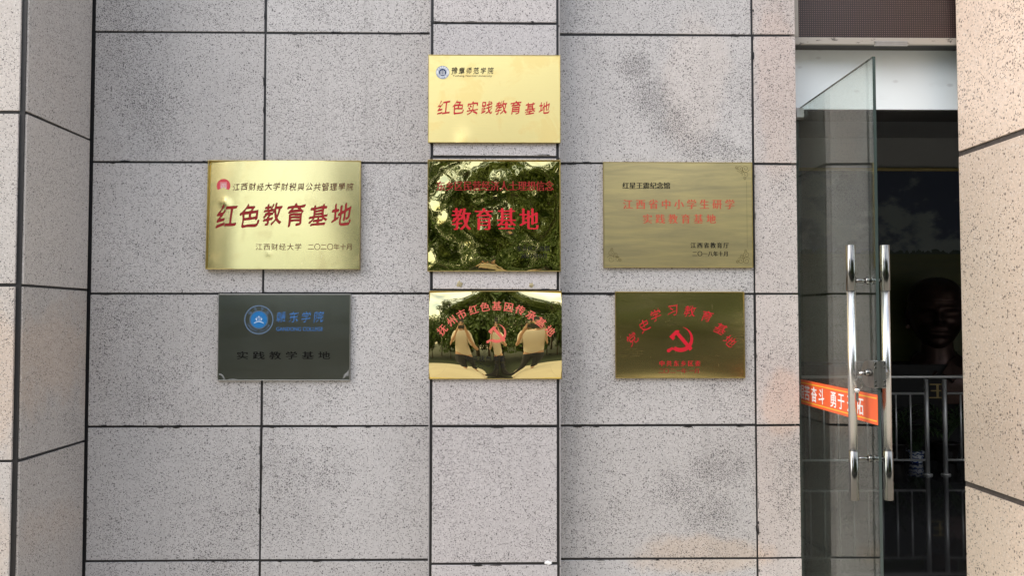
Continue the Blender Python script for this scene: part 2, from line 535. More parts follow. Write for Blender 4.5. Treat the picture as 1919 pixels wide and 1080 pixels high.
# white header panel over the door with dark underside
hb = bmesh.new()
HZ = 2.512
box(hb, 1.345, 2.41, 0.20, 0.43, HZ + 0.004, 3.25, 0.002, 0)
box(hb, 1.345, 2.41, 0.204, 0.426, HZ - 0.001, HZ + 0.0035, 0, 1)
mesh_obj('header_panel', hb, [header_mat(), M_DARKMET], bld)

# interior shell
M_INT = plain('grey_interior_plaster', (0.36, 0.37, 0.38), 0.7, var=0.1, scale=1)
M_CEIL = plain('dark_ceiling_board', (0.3, 0.31, 0.32), 0.7, var=0.1, scale=1)
IY0, IY1, IX0, IX1, IZ = 0.43, 5.63, 0.2, 7.2, 3.476
ib = bmesh.new()
box(ib, IX0 - 0.1, IX0, IY0, IY1, -0.19, IZ + 0.1)
box(ib, IX1, IX1 + 0.1, IY0, IY1, -0.19, IZ + 0.1)
box(ib, IX0 - 0.1, IX1 + 0.1, IY1, IY1 + 0.1, -0.19, IZ + 0.1)
box(ib, 2.42, 3.3, 0.19, IY0 - .002, -0.19, 5.2)
box(ib, 3.3002, IX1 + 0.1, 0.19, IY0 - .002, 3.2, 5.2)  # hall front left open beyond the pier, out of view, to let daylight in
box(ib, IX0 - 0.1, 1.343, 0.205, IY0 - .002, -0.19, 5.2)
mesh_obj('interior_wall', ib, M_INT, bld)
cb = bmesh.new()
box(cb, IX0 - 0.1, IX1 + 0.1, 0.432, IY1 + 0.1, IZ + 0.101, IZ + 0.3)
mesh_obj('ceiling', cb, M_CEIL, bld)

# ------------------------------------------------------------------ floor and ground
def tile_mat(name, col, joint, size, rough, spec=0.5, wav=0.0, var=0.2):
    t = NT(name)
    co = t.coords()
    br = t.n('TexBrick', {'offset': 0.0, 'squash': 1.0}, Vector=co, Color1=col, Color2=tuple(c * 0.93 for c in col), Mortar=joint,
             Scale=1.0, Mortar_Size=0.0025, Brick_Width=size, Row_Height=size)
    f = t.noise(co, 1.2, 5, 0.6).outputs['Fac']
    f = t.math('ADD', 1 - var / 2, t.math('MULTIPLY', f, var))
    c = t.mix(1.0, br.outputs['Color'], t.n('CombineXYZ', None, i0=f, i1=f, i2=f), 'MULTIPLY')
    p = t.n('BsdfPrincipled', None, Base_Color=c, Roughness=rough)
    p.inputs['Specular IOR Level'].default_value = spec
    if wav:
        b = t.n('Bump', None, Strength=wav, Distance=0.01, Height=t.noise(co, 3.0, 2, 0.4).outputs['Fac'])
        t.set(p.inputs['Normal'], b.outputs[0])
    return t.done(p)


fb = bmesh.new()
box(fb, IX0 - 0.1, IX1 + 0.1, 0.19, IY1 + 0.1, -0.2, 0.0)
tag(mesh_obj('floor', fb, tile_mat('black_polished_tile', (0.028, 0.028, 0.029), (0.09, 0.09, 0.09), 0.8, 0.045, 0.7, 0.035)), kind='structure')
gb = bmesh.new()
vs = [gb.verts.new(v) for v in ((-300, -400, -0.02), (300, -400, -0.02), (300, 60, -0.02), (-300, 60, -0.02))]
gb.faces.new(vs)
tag(mesh_obj('ground', gb, tile_mat('pale_paving', (0.52, 0.46, 0.36), (0.3, 0.27, 0.22), 0.6, 0.6)), kind='structure')

gb = bmesh.new()
n_ = 40
vs = [[gb.verts.new((-60 + 120 * i / n_, -5.3 - 30 * j / 12 + (0.12 * math.sin(i * 1.9) if j == 0 else 0), -0.012)) for i in range(n_ + 1)] for j in range(13)]
for j in range(12):
    for i in range(n_):
        gb.faces.new((vs[j][i], vs[j][i + 1], vs[j + 1][i + 1], vs[j + 1][i]))
tag(mesh_obj('lawn', gb, plain('dark_lawn', (0.022, 0.035, 0.010), 0.9, var=0.8, scale=5, bump=1.0, bscale=40)), kind='structure')

# ------------------------------------------------------------------ glass door
door = thing('door', None, None, (1.440, 0.17, 0.0))
door.parent = bld
DY0, DY1, DX = -0.637, 0.190, 1.440
gb = bmesh.new()
box(gb, DX - 0.006, DX + 0.006, DY0, DY1, 0.012, 2.508, 0.0, 0)
gb.faces.ensure_lookup_table()
for f in gb.faces:
    n = f.normal if f.normal.length else Vector((0, 0, 0))
    f.normal_update()
    if abs(f.normal.x) < 0.5:
        f.material_index = 1
pane = mesh_obj('glass_pane', gb, [M_GLASS, M_GEDGE], door)
for dx in (-0.067, 0.067):
    hb = bmesh.new()
    x, y = DX - 0.004 + dx, -0.565
    zt, zb = 1.785, 0.795
    tube(hb, [(x, y, 0.985), (x, y, 1.605)], 0.0165, 24, 0)
    for a, b in ((1.6051, zt), (zb, 0.9849)):
        tube(hb, [(x, y, a), (x, y, a + .002), (x, y, b - .002), (x, y, b)], [.017, .0185, .0185, .0165], 24, 1)
    for z in (1.645, 0.955):
        s = 1 if dx > 0 else -1
        tube(hb, [(x - s * 0.012, y, z), (DX + s * 0.006, y, z)], 0.0085, 14, 1)
        tube(hb, [(DX + s * 0.016, y, z), (DX + s * 0.006, y, z)], [0.012, 0.0155], 16, 1)
    mesh_obj('pull_handle', hb, [M_STEEL, M_CHROME], door)
# lock on the free edge
M_LOCK = plain('satin_lock_steel', (0.34, 0.34, 0.33), 0.33, 1.0, var=0.2, scale=40)
kb = bmesh.new()
lz = 1.285
for s in (-1, 1):
    pts = [(DY0 + 0.04 + 0.058 * math.sin(math.pi * k / 16), lz + 0.052 * math.cos(math.pi * k / 16)) for k in range(17)]
    x0, x1 = DX + s * 0.0065, DX + s * 0.024
    va = [kb.verts.new((x0, y, z)) for y, z in pts]
    vb = [kb.verts.new((x1, y, z)) for y, z in pts]
    kb.faces.new(va)
    kb.faces.new(vb)
    for k in range(17):
        kb.faces.new((va[k], va[(k + 1) % 17], vb[(k + 1) % 17], vb[k]))
    box(kb, *sorted((x0, x1)), DY0 - 0.009, DY0 + 0.0395, lz - 0.052, lz + 0.052, 0.002)
box(kb, DX - .0062, DX + .0062, DY0 - 0.0085, DY0 - 0.001, lz - 0.051, lz + 0.051)
bmesh.ops.recalc_face_normals(kb, faces=kb.faces)
lock = mesh_obj('lock', kb, M_LOCK, door)
for sx in (-0.0175, 0.0175):
    for sz in (-0.042, -0.026, 0.026, 0.042):
        sb = bmesh.new()
        tube(sb, [(DX + sx, DY0 - 0.0085, lz + sz), (DX + sx, DY0 - 0.012, lz + sz)], [0.0045, 0.0036], 10)
        mesh_obj('screw', sb, M_CHROME, door)
cb = bmesh.new()
tube(cb, [(DX - 0.023, DY0 + .02, lz + .005), (DX - .038, DY0 + .02, lz + .005), (DX - .045, DY0 + .02, lz + .005)], [.014, .013, .010], 18)
mesh_obj('lock_cylinder', cb, M_CHROME, door)
cb = bmesh.new()
tube(cb, [(DX + 0.023, DY0 + .02, lz + .005), (DX + .038, DY0 + .02, lz + .005), (DX + .045, DY0 + .02, lz + .005)], [.015, .015, .012], 6, smooth=False)
mesh_obj('thumb_turn', cb, M_CHROME, door)
nb = bmesh.new()
for yy in (0.137,):
    box(nb, DX - .020, DX + .016, yy, yy + .05, HZ - 0.052, HZ - 0.004, 0.003)
    box(nb, DX - .022, DX - .0202, yy + .004, yy + .021, HZ - 0.048, HZ - 0.008, 0.0006)
    box(nb, DX - .022, DX - .0202, yy + .027, yy + .046, HZ - 0.048, HZ - 0.008, 0.0006)
mesh_obj('hinge', nb, plain('satin_hinge_steel', (0.5, 0.5, 0.5), 0.4, 0.5), door)

# keys hanging in the lock
kx, ky = DX - 0.062, DY0 + 0.02
keys = thing('key_ring', 'small bunch of keys hanging from the lock of the glass door', 'keys', (kx, ky, 1.19))
q = bmesh.new()
torus(q, (kx - .012, ky, lz - .004), 0.012, 0.0012, 'y')
torus(q, (kx - .008, ky, lz - .045), 0.0145, 0.0010, 'y')
torus(q, (kx - .016, ky, lz - .022), 0.006, 0.0014, 'x', 12, 6)
mesh_obj('ring', q, M_CHROME, keys)
for i, (dx, l) in enumerate(((-.012, .06), (-.016, .052))):
    q = bmesh.new()
    y = ky + .004 * (i - .5)
    tube(q, [(kx + dx, y, lz - .055), (kx + dx, y, lz - .071)], [.008, .008], 10)
    box(q, kx + dx - .002, kx + dx + .003, y - .001, y + .001, lz - .071 - l * .6, lz - .0705)
    mesh_obj('key', q, M_STEEL, keys)
q = bmesh.new()
tube(q, [(kx + .017, ky, lz + .005), (kx + .001, ky, lz + .005)], .0035, 8)
tube(q, [(kx + .002, ky - .0005, lz + .005), (kx - .002, ky - .0005, lz - .002)], [.009, .004], 10)
mesh_obj('inserted_key', q, M_STEEL, keys)

# ------------------------------------------------------------------ lettering tools
_tc = bpy.data.curves.new('glyph_source', 'FONT')
_to = bpy.data.objects.new('glyph_source', _tc)
COL.objects.link(_to)
_cache = {}


def glyph(s):
    """outline of a string as closed polylines in em units"""
    if s in _cache:
        return _cache[s]
    _tc.body = s
    bpy.context.view_layer.update()
    dg = bpy.context.evaluated_depsgraph_get()
    cu = _to.evaluated_get(dg).to_curve(dg)
    out = []
    for sp in cu.splines:
        pts = []
        bp = sp.bezier_points
        n = len(bp)
        for i in range(n):
            a, b = bp[i], bp[(i + 1) % n]
            p0, p1, p2, p3 = a.co, a.handle_right, b.handle_left, b.co
            straight = ((p1 - p0).cross(p3 - p0).length < 1e-5 and (p2 - p0).cross(p3 - p0).length < 1e-5)
            k = max(1, min(6, int((p3 - p0).length / 0.09))) if straight else 5
            for j in range(k):
                u = j / k
                q = p0 * (1 - u) ** 3 + p1 * 3 * u * (1 - u) ** 2 + p2 * 3 * u * u * (1 - u) + p3 * u ** 3
                if not pts or (Vector((q.x, q.y)) - pts[-1]).length > 1e-4:
                    pts.append(Vector((q.x, q.y)))
        if len(pts) > 2:
            out.append(pts)
    _to.to_curve_clear()
    _cache[s] = out
    return out


def weight(polys, style, seed=0):
    """stroke weight and brush character: returns new polylines"""
    inset, wob, shear, tilt = {'sans': (0, 0, 0, 0), 'bold': (0, 0, 0, 0), 'song': (-.012, .003, 0, 0), 'songbold': (-.010, .003, 0, 0),
                               'kai': (-.018, .034, .10, .10), 'kaibold': (-.016, .040, .10, .11), 'li': (-.008, .014, 0, 0)}[style]
    thick = .013 if style.startswith('kai') else .006 if style == 'li' else 0
    out = []
    for pts in polys:
        n = len(pts)
        new = []
        for i in range(n):
            a, p, b = pts[i - 1], pts[i], pts[(i + 1) % n]
            d1, d2 = (p - a), (b - p)
            t = (d1.normalized() + d2.normalized())
            if t.length < 1e-6:
                t = d1
            t.normalize()
            nn = Vector((-t.y, t.x))              # curves here run so that this points outward
            off = nn * (inset + (thick * noise.noise(Vector((p.x * 4.2 + seed * 3.7, p.y * 4.2, 1.7))) if thick else 0))
            q = p + off
            if wob:
                w = noise.noise_vector(Vector((p.x * 2.6 + seed * 7.1, p.y * 2.6, seed * 3.3)))
                q = q + Vector((w.x, w.y)) * wob
            if shear or tilt:
                c = q - Vector((0.5, 0.38))
                q = Vector((0.5 + c.x + c.y * shear, 0.38 + c.y + c.x * tilt))
            new.append(q)
        out.append(new)
    return out


def signed(polys):
    return sum(sum(a.x * b.y - b.x * a.y for a, b in zip(p, p[1:] + p[:1])) for p in polys)


def fill(polys):
    """triangulated bmesh of 2D outlines"""
    cu = bpy.data.curves.new('fill', 'CURVE')
    cu.dimensions = '2D'
    cu.fill_mode = 'BOTH'
    for pts in polys:
        sp = cu.splines.new('POLY')
        sp.points.add(len(pts) - 1)
        for k, p in enumerate(pts):
            sp.points[k].co = (p.x, p.y, 0, 1)
        sp.use_cyclic_u = True
    o = bpy.data.objects.new('fill', cu)
    COL.objects.link(o)
    dg = bpy.context.evaluated_depsgraph_get()
    me = bpy.data.meshes.new_from_object(o.evaluated_get(dg))
    bm = bmesh.new()
    bm.from_mesh(me)
    bpy.data.objects.remove(o)
    bpy.data.curves.remove(cu)
    bpy.data.meshes.remove(me)
    return bm


# pen: the glyph is drawn again shifted by these steps, which thickens strokes the way a flat nib or a cut typeface does
PEN = {'sans': [(0, 0)], 'bold': [(-.02, -.008), (.02, -.008), (-.02, .012), (.02, .012)], 'song': [(-.034, 0), (-.011, .006), (.011, -.006), (.034, 0)],
       'songbold': [(-.036, 0), (-.012, .006), (.012, -.006), (.036, 0)],
       'kai': [(-.016, -.024), (0, 0), (.016, .024)], 'kaibold': [(-.022, -.032), (-.007, -.010), (.007, .010), (.022, .032)],
       'li': [(-.03, -.01), (0, .015), (.03, -.01), (0, -.02)]}


def char_polys(ch, style, seed=0):
    g = glyph(ch)
    if signed(g) > 0:                 # make outer contours run clockwise
        g = [p[::-1] for p in g]
    w = weight(g, style, seed)
    out = []
    for i, (dx, dy) in enumerate(PEN[style]):
        out += [Outline([Vector((q.x + dx, q.y + dy)) for q in p], i) for p in w]
    return out


class Outline(list):
    def __init__(self, pts, layer=0):
        super().__init__(pts)
        self.layer = layer


class Surface:
    """the front of a plaque: px box in the photo, its depth, thickness and the bulge of the sheet"""

    def __init__(self, px0, py0, px1, py1, depth, h=None, hx=None):
        self.d = depth
        self.yf = depth - D
        self.x0, self.z1 = at(px0, py0, depth)
        self.x1, self.z0 = at(px1, py1, depth)
        self.cx, self.cz = (self.x0 + self.x1) / 2, (self.z0 + self.z1) / 2
        self.a, self.b = (self.x1 - self.x0) / 2, (self.z1 - self.z0) / 2
        self.h = h or (lambda u, v: 0.0)

    def y(self, x, z):
        u, v = (x - self.cx) / self.a, (z - self.cz) / self.b
        return self.yf - self.h(max(-1, min(1, u)), max(-1, min(1, v)))


def put(surf, polys, name, mat, parent, lift=0.0009, refine=0.0):
    """fills outlines given in world x, z and lays them on the surface"""
    groups = {}
    for q in polys:
        groups.setdefault(getattr(q, 'layer', 0), []).append([Vector(p) for p in q])
    bm = bmesh.new()
    for lay, grp in groups.items():
        b = fill(grp)
        if refine:
            for _ in range(3):
                es = [e for e in b.edges if e.calc_length() > refine]
                if not es:
                    break
                bmesh.ops.subdivide_edges(b, edges=es, cuts=1)
            bmesh.ops.triangulate(b, faces=b.faces)
        for v in b.verts:
            x, z = v.co.x, v.co.y
            v.co = (x, surf.y(x, z) - lift - lay * 0.00012, z)
        bmesh.ops.recalc_face_normals(b, faces=b.faces)
        merge(bm, b)
    bm.normal_update()
    return mesh_obj(name, bm, mat, parent)


def line_polys(surf, text, px0, px1, pyc, hpx, style, wk=1.0, jit=0.0, vj=0.0):
    """one line of characters spread between px0 and px1, glyph height hpx"""
    n = len(text)
    cw = hpx * wk
    out = []
    for i, ch in enumerate(text):
        if ch == ' ':
            continue
        pc = (px0 + px1) / 2 if n == 1 else px0 + cw / 2 + (px1 - px0 - cw) * i / (n - 1)
        rng = random.Random(i * 13 + n)
        x, z = at(pc, pyc + rng.uniform(-vj, vj) * hpx, surf.d)
        s = hpx / FPX * surf.d * (1 + rng.uniform(-jit, jit))
        for p in char_polys(ch, style, i + n):
            out.append(Outline([(x + (q.x - 0.5) * s * wk, z + (q.y - 0.38) * s) for q in p], p.layer))
    return out


def latin_polys(surf, text, px0, px1, pyc, hpx, style):
    g = char_polys(text, style)
    xs = [q.x for p in g for q in p]
    ys = [q.y for p in g for q in p]
    x0, zc = at(px0, pyc, surf.d)
    x1, _ = at(px1, pyc, surf.d)
    h = hpx / FPX * surf.d
    return [Outline([(x0 + (q.x - min(xs)) / (max(xs) - min(xs)) * (x1 - x0), zc + ((q.y - min(ys)) / (max(ys) - min(ys)) - .5) * h) for q in p], p.layer)
            for p in g]


def spot_polys(surf, ch, px, py, hpx, ang, style, seed=0):
    x, z = at(px, py, surf.d)
    s = hpx / FPX * surf.d
    c, sn = math.cos(R(ang)), math.sin(R(ang))
    out = []
    for p in char_polys(ch, style, seed):
        w = []
        for q in p:
            u, v = (q.x - .5) * s, (q.y - .38) * s
            w.append((x + u * c + v * sn, z - u * sn + v * c))
        out.append(Outline(w, p.layer))
    return out


def ring_polys(cx, cz, r0, r1, n=40):
    o = [[(cx + r1 * math.cos(2 * math.pi * k / n), cz + r1 * math.sin(2 * math.pi * k / n)) for k in range(n)]]
    if r0:
        o.append([(cx + r0 * math.cos(-2 * math.pi * k / n), cz + r0 * math.sin(-2 * math.pi * k / n)) for k in range(n)])
    return o


def stroke_polys(pts, w):
    """a ribbon of width w along pts"""
    pts = [Vector(p) for p in pts]
    l, r = [], []
    for i, p in enumerate(pts):
        d = (pts[min(i + 1, len(pts) - 1)] - pts[max(i - 1, 0)]).normalized()
        n = Vector((-d.y, d.x)) * w / 2
        l.append(tuple(p + n))
        r.append(tuple(p - n))
    return l + r[::-1]


def hammer_sickle(cx, cz, s):
    """s is the half size; returns overlapping outlines as separate lists"""
    out = []

    def P(u, v):
        return (cx + u * s, cz + v * s)
    # sickle blade: crescent from the tip at the top to the lower left
    o, i = [], []
    for k in range(25):
        a = R(82 - (82 + 128) * k / 24)
        o.append(P(0.02 + 0.93 * math.cos(a), 0.02 + 0.93 * math.sin(a)))
        w = 0.30 * math.sin(math.pi * min(1, (k / 24) * 0.62 + 0.0)) ** 0.9
        rr = 0.93 - w
        i.append(P(0.02 + rr * math.cos(a), 0.02 + rr * math.sin(a)))
    out.append(o + i[::-1][:-1])
    # sickle handle
    out.append([P(-.62, -.52), P(-.46, -.66), P(-.72, -.84), P(-.86, -.70)])
    out.append([P(-0.86 + .14 * math.cos(R(a)), -.80 + .14 * math.sin(R(a))) for a in range(0, 360, 24)])
    # hammer shaft and head
    out.append([P(-.36, .43), P(-.16, .60), P(.90, -.62), P(.70, -.82)])
    out.append([P(-.82, .22), P(-.55, -.04), P(-.38, .13), P(-.46, .22), P(-.06, .60), P(-.10, .70), P(-.34, .70)])
    return out


def plaque(name, label, px, depth, mat, h=None, side=0.014, res=(60, 44), edge_mat=None, group=None, tilt=0.0):
    """folded sheet-metal plaque: bulged front sheet and returned edges"""
    sf = Surface(*px, depth, h)
    root = thing(name, label, 'plaque', (sf.cx, sf.yf + side, sf.z0), group)
    bm = bmesh.new()
    uvl = bm.loops.layers.uv.new('UVMap')
    nx, nz = res
    g = []
    for j in range(nz + 1):
        row = []
        for i in range(nx + 1):
            u, v = -1 + 2 * i / nx, -1 + 2 * j / nz
            x, z = sf.cx + u * sf.a, sf.cz + v * sf.b
            row.append(bm.verts.new((x, sf.y(x, z), z)))
        g.append(row)
    for j in range(nz):
        for i in range(nx):
            f = bm.faces.new((g[j][i], g[j][i + 1], g[j + 1][i + 1], g[j + 1][i]))
            f.smooth = True
            for l, (a, b) in zip(f.loops, ((i, j), (i + 1, j), (i + 1, j + 1), (i, j + 1))):
                l[uvl].uv = (a / nx, b / nz)
    sheet = mesh_obj('metal_sheet', bm, mat, root)
    # returned edge: a frame of four strips with a rounded lip
    bm = bmesh.new()
    e, w = 0.0016, 0.0035
    yb = sf.yf + side
    ym = sf.yf - 0.0012
    box(bm, sf.x0 - e, sf.x0 + w - e, ym, yb, sf.z0 - e, sf.z1 + e, 0.0009)
    box(bm, sf.x1 - w + e, sf.x1 + e, ym, yb, sf.z0 - e, sf.z1 + e, 0.0009)
    box(bm, sf.x0 + w - e + .0002, sf.x1 - w + e - .0002, ym, yb, sf.z1 + e - w, sf.z1 + e, 0.0009)
    box(bm, sf.x0 + w - e + .0002, sf.x1 - w + e - .0002, ym, yb, sf.z0 - e, sf.z0 - e + w, 0.0009)
    for v in bm.verts:
        if v.co.y < sf.yf + .008:
            v.co.y += tilt * (v.co.z - sf.z0) / (sf.z1 - sf.z0)
    mesh_obj('folded_edge', bm, edge_mat or mat, root)
    return root, sf


def lettering(root, sf, polys, mat, name='lettering', **k):
    return put(sf, polys, name, mat, root, **k)


# ------------------------------------------------------------------ seven plaques
WD, PD = D - 0.014, D - 0.11 - 0.014        # depth of plaque fronts on the wall and on the pilaster
EDGE_BRASS = plain('brass_edge', (0.55, 0.42, 0.16), 0.3, 1.0, var=0.3, scale=40)
EDGE_STEEL = plain('steel_edge', (0.5, 0.5, 0.48), 0.3, 1.0)


def h_top(u, v):
    return 0.0015 * (1 - u * u) * (1 - v * v) - 0.008 * (v * 0.5 + 0.5) + 0.004 * math.exp(-((u + .45) / .12) ** 2 - ((v + 1) / .25) ** 2)


m = sheet_metal('bright_brushed_gold', (0.95, 0.80, 0.36), 0.42, 0.3, rot=0.25, patina=0.35, patina_col=(0.86, 0.62, 0.22), lo=0.5, hi=0.62,
                blots=[(0.22, 2.62, .05, .16, .5), (0.16, 2.36, .14, .06, .5), (-.26, 2.62, .08, .06, .4), (0.02, 2.70, .1, .05, .4)],
                pat_stretch=(7, 1, 7), pat_rough=0.5, scratch=0.05)
r, sf = plaque('plaque', 'bright yellow gold plaque with round blue crest, topmost on the pilaster', (803, 101.5, 1050, 267.5), PD, m, h_top, tilt=0.008, edge_mat=EDGE_BRASS)
lettering(r, sf, line_polys(sf, '豫章师范学院', 846, 925, 131.5, 13.5, 'kaibold', 0.85, .06), M_BLACK)
lettering(r, sf, latin_polys(sf, 'Yuzhang Normal University', 848, 922, 141.5, 5, 'sans'), M_BROWN)
lettering(r, sf, line_polys(sf, '红色实践教育基地', 820, 1032, 202, 27, 'kaibold', 0.86, .1, .08), M_RED)
ex, ez = at(829.3, 134.6, sf.d)
k = sf.d / FPX
emb = thing('crest', None, None, (ex, sf.y(ex, ez), ez))
emb.parent = r
emb.location = Vector((ex, sf.y(ex, ez), ez)) - r.location
put(sf, ring_polys(ex, ez, 0, 12.7 * k), 'crest_disc', M_WPAINT, emb)
put(sf, ring_polys(ex, ez, 12.0 * k, 12.6 * k) + ring_polys(ex, ez, 8.2 * k, 8.7 * k), 'crest_ring', M_BLUE, emb, 0.0013)
put(sf, ring_polys(ex, ez, 0, 7.2 * k), 'crest_core', M_NAVY, emb, 0.0014)
p = []
for dx, w, z0, z1 in ((-3.2, 1.0, -3.6, 2.4), (-1.2, .8, -3.6, 4), (1.2, .8, -3.6, 4), (3.2, 1.0, -3.6, 2.4)):
    p.append([(ex + (dx - w / 2) * k, ez + z0 * k), (ex + (dx + w / 2) * k, ez + z0 * k), (ex + (dx + w / 2) * k, ez + z1 * k), (ex + (dx - w / 2) * k, ez + z1 * k)])
p.append([(ex - 4.6 * k, ez - 5 * k), (ex + 4.6 * k, ez - 5 * k), (ex + 4.6 * k, ez - 4.2 * k), (ex - 4.6 * k, ez - 4.2 * k)])
put(sf, p, 'crest_building', M_WPAINT, emb, 0.0018)
p = []
for i, ch in enumerate('豫章师范学院'):
    a = -62 + 124 * i / 5
    p += spot_polys(sf, ch, 829.3 + 10.4 * math.sin(R(a)), 134.6 - 10.4 * math.cos(R(a)), 3.0, a, 'sans')
for i, ch in enumerate('YUZHANG NORMAL UNIV'):
    if ch != ' ':
        a = 252 - 144 * i / 18
        p += spot_polys(sf, ch, 829.3 + 10.4 * math.sin(R(a)), 134.6 - 10.4 * math.cos(R(a)), 2.4, a - 180, 'bold')
put(sf, p, 'crest_lettering', M_BLUE, emb, 0.0013)


def h_left(u, v):
    w = -0.008 * (max(0, -u - 0.55) / 0.45) ** 2
    return w + 0.004 * (1 - u * u) - 0.015 * (v * .5 + .5) - 0.004 * (max(0, v + .4) / 1.4) ** 2.2 + 0.002 * math.sin(2.4 * u + 1.2 * v) + 0.003 * math.exp(-((u + .76) / .05) ** 2 - ((v - .22) / .07) ** 2) \
        + 0.0012 * math.exp(-((u + .18) / .03) ** 2 - ((v + .72) / .04) ** 2)


m = sheet_metal('brushed_brass', (0.92, 0.79, 0.38), 0.19, 0.8, rot=0.25, patina=0.2, patina_col=(0.7, 0.52, 0.2), lo=0.52, hi=0.7, pat_stretch=(9, 1, 9), pat_rough=0.4, scratch=0.12)
r, sf = plaque('plaque', 'brushed brass plaque with red round emblem, above the dark grey one', (388, 299.5, 673.5, 504.5), WD - .013, m, h_left, side=0.027, tilt=0.016, edge_mat=EDGE_BRASS, res=(80, 50))
lettering(r, sf, line_polys(sf, '江西财经大学财税與公共管理學院', 434, 662, 349.3, 15.5, 'kaibold', 0.92, .06, .04), M_BROWN)
lettering(r, sf, line_polys(sf, '红色教育基地', 405, 659, 403.5, 45, 'kaibold', 0.86, .08, .06), M_DRED, lift=.0014)
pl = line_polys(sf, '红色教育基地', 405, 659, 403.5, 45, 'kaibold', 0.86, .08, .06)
lettering(r, sf, [Outline([(x - .0012, z + .0016) for x, z in q], q.layer) for q in pl], M_BROWN, 'lettering_dark_edge', lift=.0008)  # dark brown painted edge behind the red characters
lettering(r, sf, line_polys(sf, '江西财经大学', 478.5, 565.5, 462.7, 13.5, 'sans'), M_BROWN)
lettering(r, sf, line_polys(sf, '二〇二〇年十月', 576.5, 661, 462.7, 13, 'sans', 0.95), M_BROWN)
ex, ez = at(416.7, 347, sf.d)
k = sf.d / FPX
emb = thing('emblem', None, None, Vector((ex, sf.y(ex, ez), ez)) - r.location)
emb.parent = r
arc = [(ex + 13 * k * math.cos(R(a)), ez + 13 * k * math.sin(R(a))) for a in range(-38, 219, 8)]
put(sf, [arc + [(ex - 5 * k, ez - 5 * k), (ex, ez - 2 * k), (ex + 5 * k, ez - 6 * k)]], 'emblem_disc', M_PINK, emb)
sq = [[(ex - 6.5 * k, ez + 6.5 * k), (ex + 6.5 * k, ez + 6.5 * k), (ex + 6.5 * k, ez - 5 * k), (ex + 4 * k, ez - 6 * k), (ex + 1 * k, ez - 2 * k), (ex - 3 * k, ez - 5 * k), (ex - 6.5 * k, ez - 4 * k)]]
put(sf, sq, 'emblem_square', plain('pale_pink_paint', (0.75, 0.5, 0.5), 0.5), emb, .0013)
p = [[(ex - 5.6 * k, ez + 5.6 * k), (ex + 5.6 * k, ez + 5.6 * k), (ex + 5.6 * k, ez + 4.6 * k), (ex - 5.6 * k, ez + 4.6 * k)]]
for dx in (-5.2, 5.2):
    p.append([(ex + (dx - .5) * k, ez + 4.6 * k), (ex + (dx + .5) * k, ez + 4.6 * k), (ex + (dx + .5) * k, ez - 3.5 * k), (ex + (dx - .5) * k, ez - 3.5 * k)])
for dx in (-2.2, 2.2):
    p.append(stroke_polys([(ex + (dx - 1.5) * k, ez + 3 * k), (ex + (dx + 1.3) * k, ez - 2 * k)], .9 * k))
put(sf, p, 'emblem_strokes', M_PINK, emb, .0017)


def h_mirror(u, v):
    e = (1 - u ** 8) * (1 - v ** 8)
    w = noise.noise(Vector((-u * 2.3 + 5, v * 1.9 + 1, 2.2))) * 0.0064 + noise.noise(Vector((u * 5.2, v * 4.4, 9.1))) * 0.0011 \
        + noise.noise(Vector((u * 11, v * 9, 4.1))) * 0.00030
    return e * w - 0.005 * (v * .5 + .5) - 0.003 * max(abs(u), abs(v)) ** 6


m = sheet_metal('mirror_brass', (0.80, 0.69, 0.30), 0.012, 0, line=0.0, scratch=0.05)
M3 = m
r, sf = plaque('plaque', 'mirror brass plaque with rippled green tree reflections and big red characters', (802, 299.5, 1050.5, 508.5), PD, m, h_mirror, res=(170, 140), edge_mat=EDGE_BRASS)
lettering(r, sf, line_polys(sf, '东乡区民营经济人士理想信念', 817, 1038, 348.3, 20, 'songbold', 0.86), M_DRED, refine=.012, lift=.0012)
lettering(r, sf, line_polys(sf, '教育基地', 846, 1010, 410.5, 45, 'songbold', 0.82), M_CRIM, refine=.012, lift=.0012)
lettering(r, sf, line_polys(sf, '东乡区工商联', 968, 1031, 466, 11, 'songbold', 0.95), M_BLACK, refine=.012, lift=.0012)
lettering(r, sf, line_polys(sf, '2021年10月', 976, 1026, 479.5, 10.5, 'songbold', 0.95), M_BLACK, refine=.012, lift=.0012)


def h_right(u, v):
    return 0.003 * (1 - u * u) * (1 - v * v)


m = sheet_metal('tarnished_brass', (0.74, 0.62, 0.30), 0.42, 0.5, patina=0.7, patina_col=(0.225, 0.205, 0.15), lo=0.1, hi=0.85,
                pat_stretch=(2.6, 1, 24), pat_rough=0.5, scratch=0.3,
                blots=[(0.66, 1.95, .36, .5, .9), (0.95, 2.20, .2, .04, .7), (1.12, 1.77, .018, .012, 1.0)])
r, sf = plaque('plaque', 'tarnished brownish brass plaque with scroll corners, above the dark gold arched one', (1131, 304, 1411, 501.5), WD, m, h_right, edge_mat=EDGE_BRASS)
lettering(r, sf, line_polys(sf, '红星王震纪念馆', 1166, 1256, 348, 13.5, 'songbold', 0.96), M_BLACK)
lettering(r, sf, line_polys(sf, '江西省中小学生研学', 1167, 1377, 383, 20, 'song', 0.95), M_FADED)
lettering(r, sf, line_polys(sf, '实践教育基地', 1204, 1341.5, 410.5, 19.5, 'song', 0.95), M_FADED)
lettering(r, sf, line_polys(sf, '江西省教育厅', 1293.5, 1366, 460, 11.5, 'songbold', 0.95), M_BLACK)
lettering(r, sf, line_polys(sf, '二〇一八年十月', 1297, 1365, 475.8, 10.5, 'songbold', 0.9), M_BLACK)


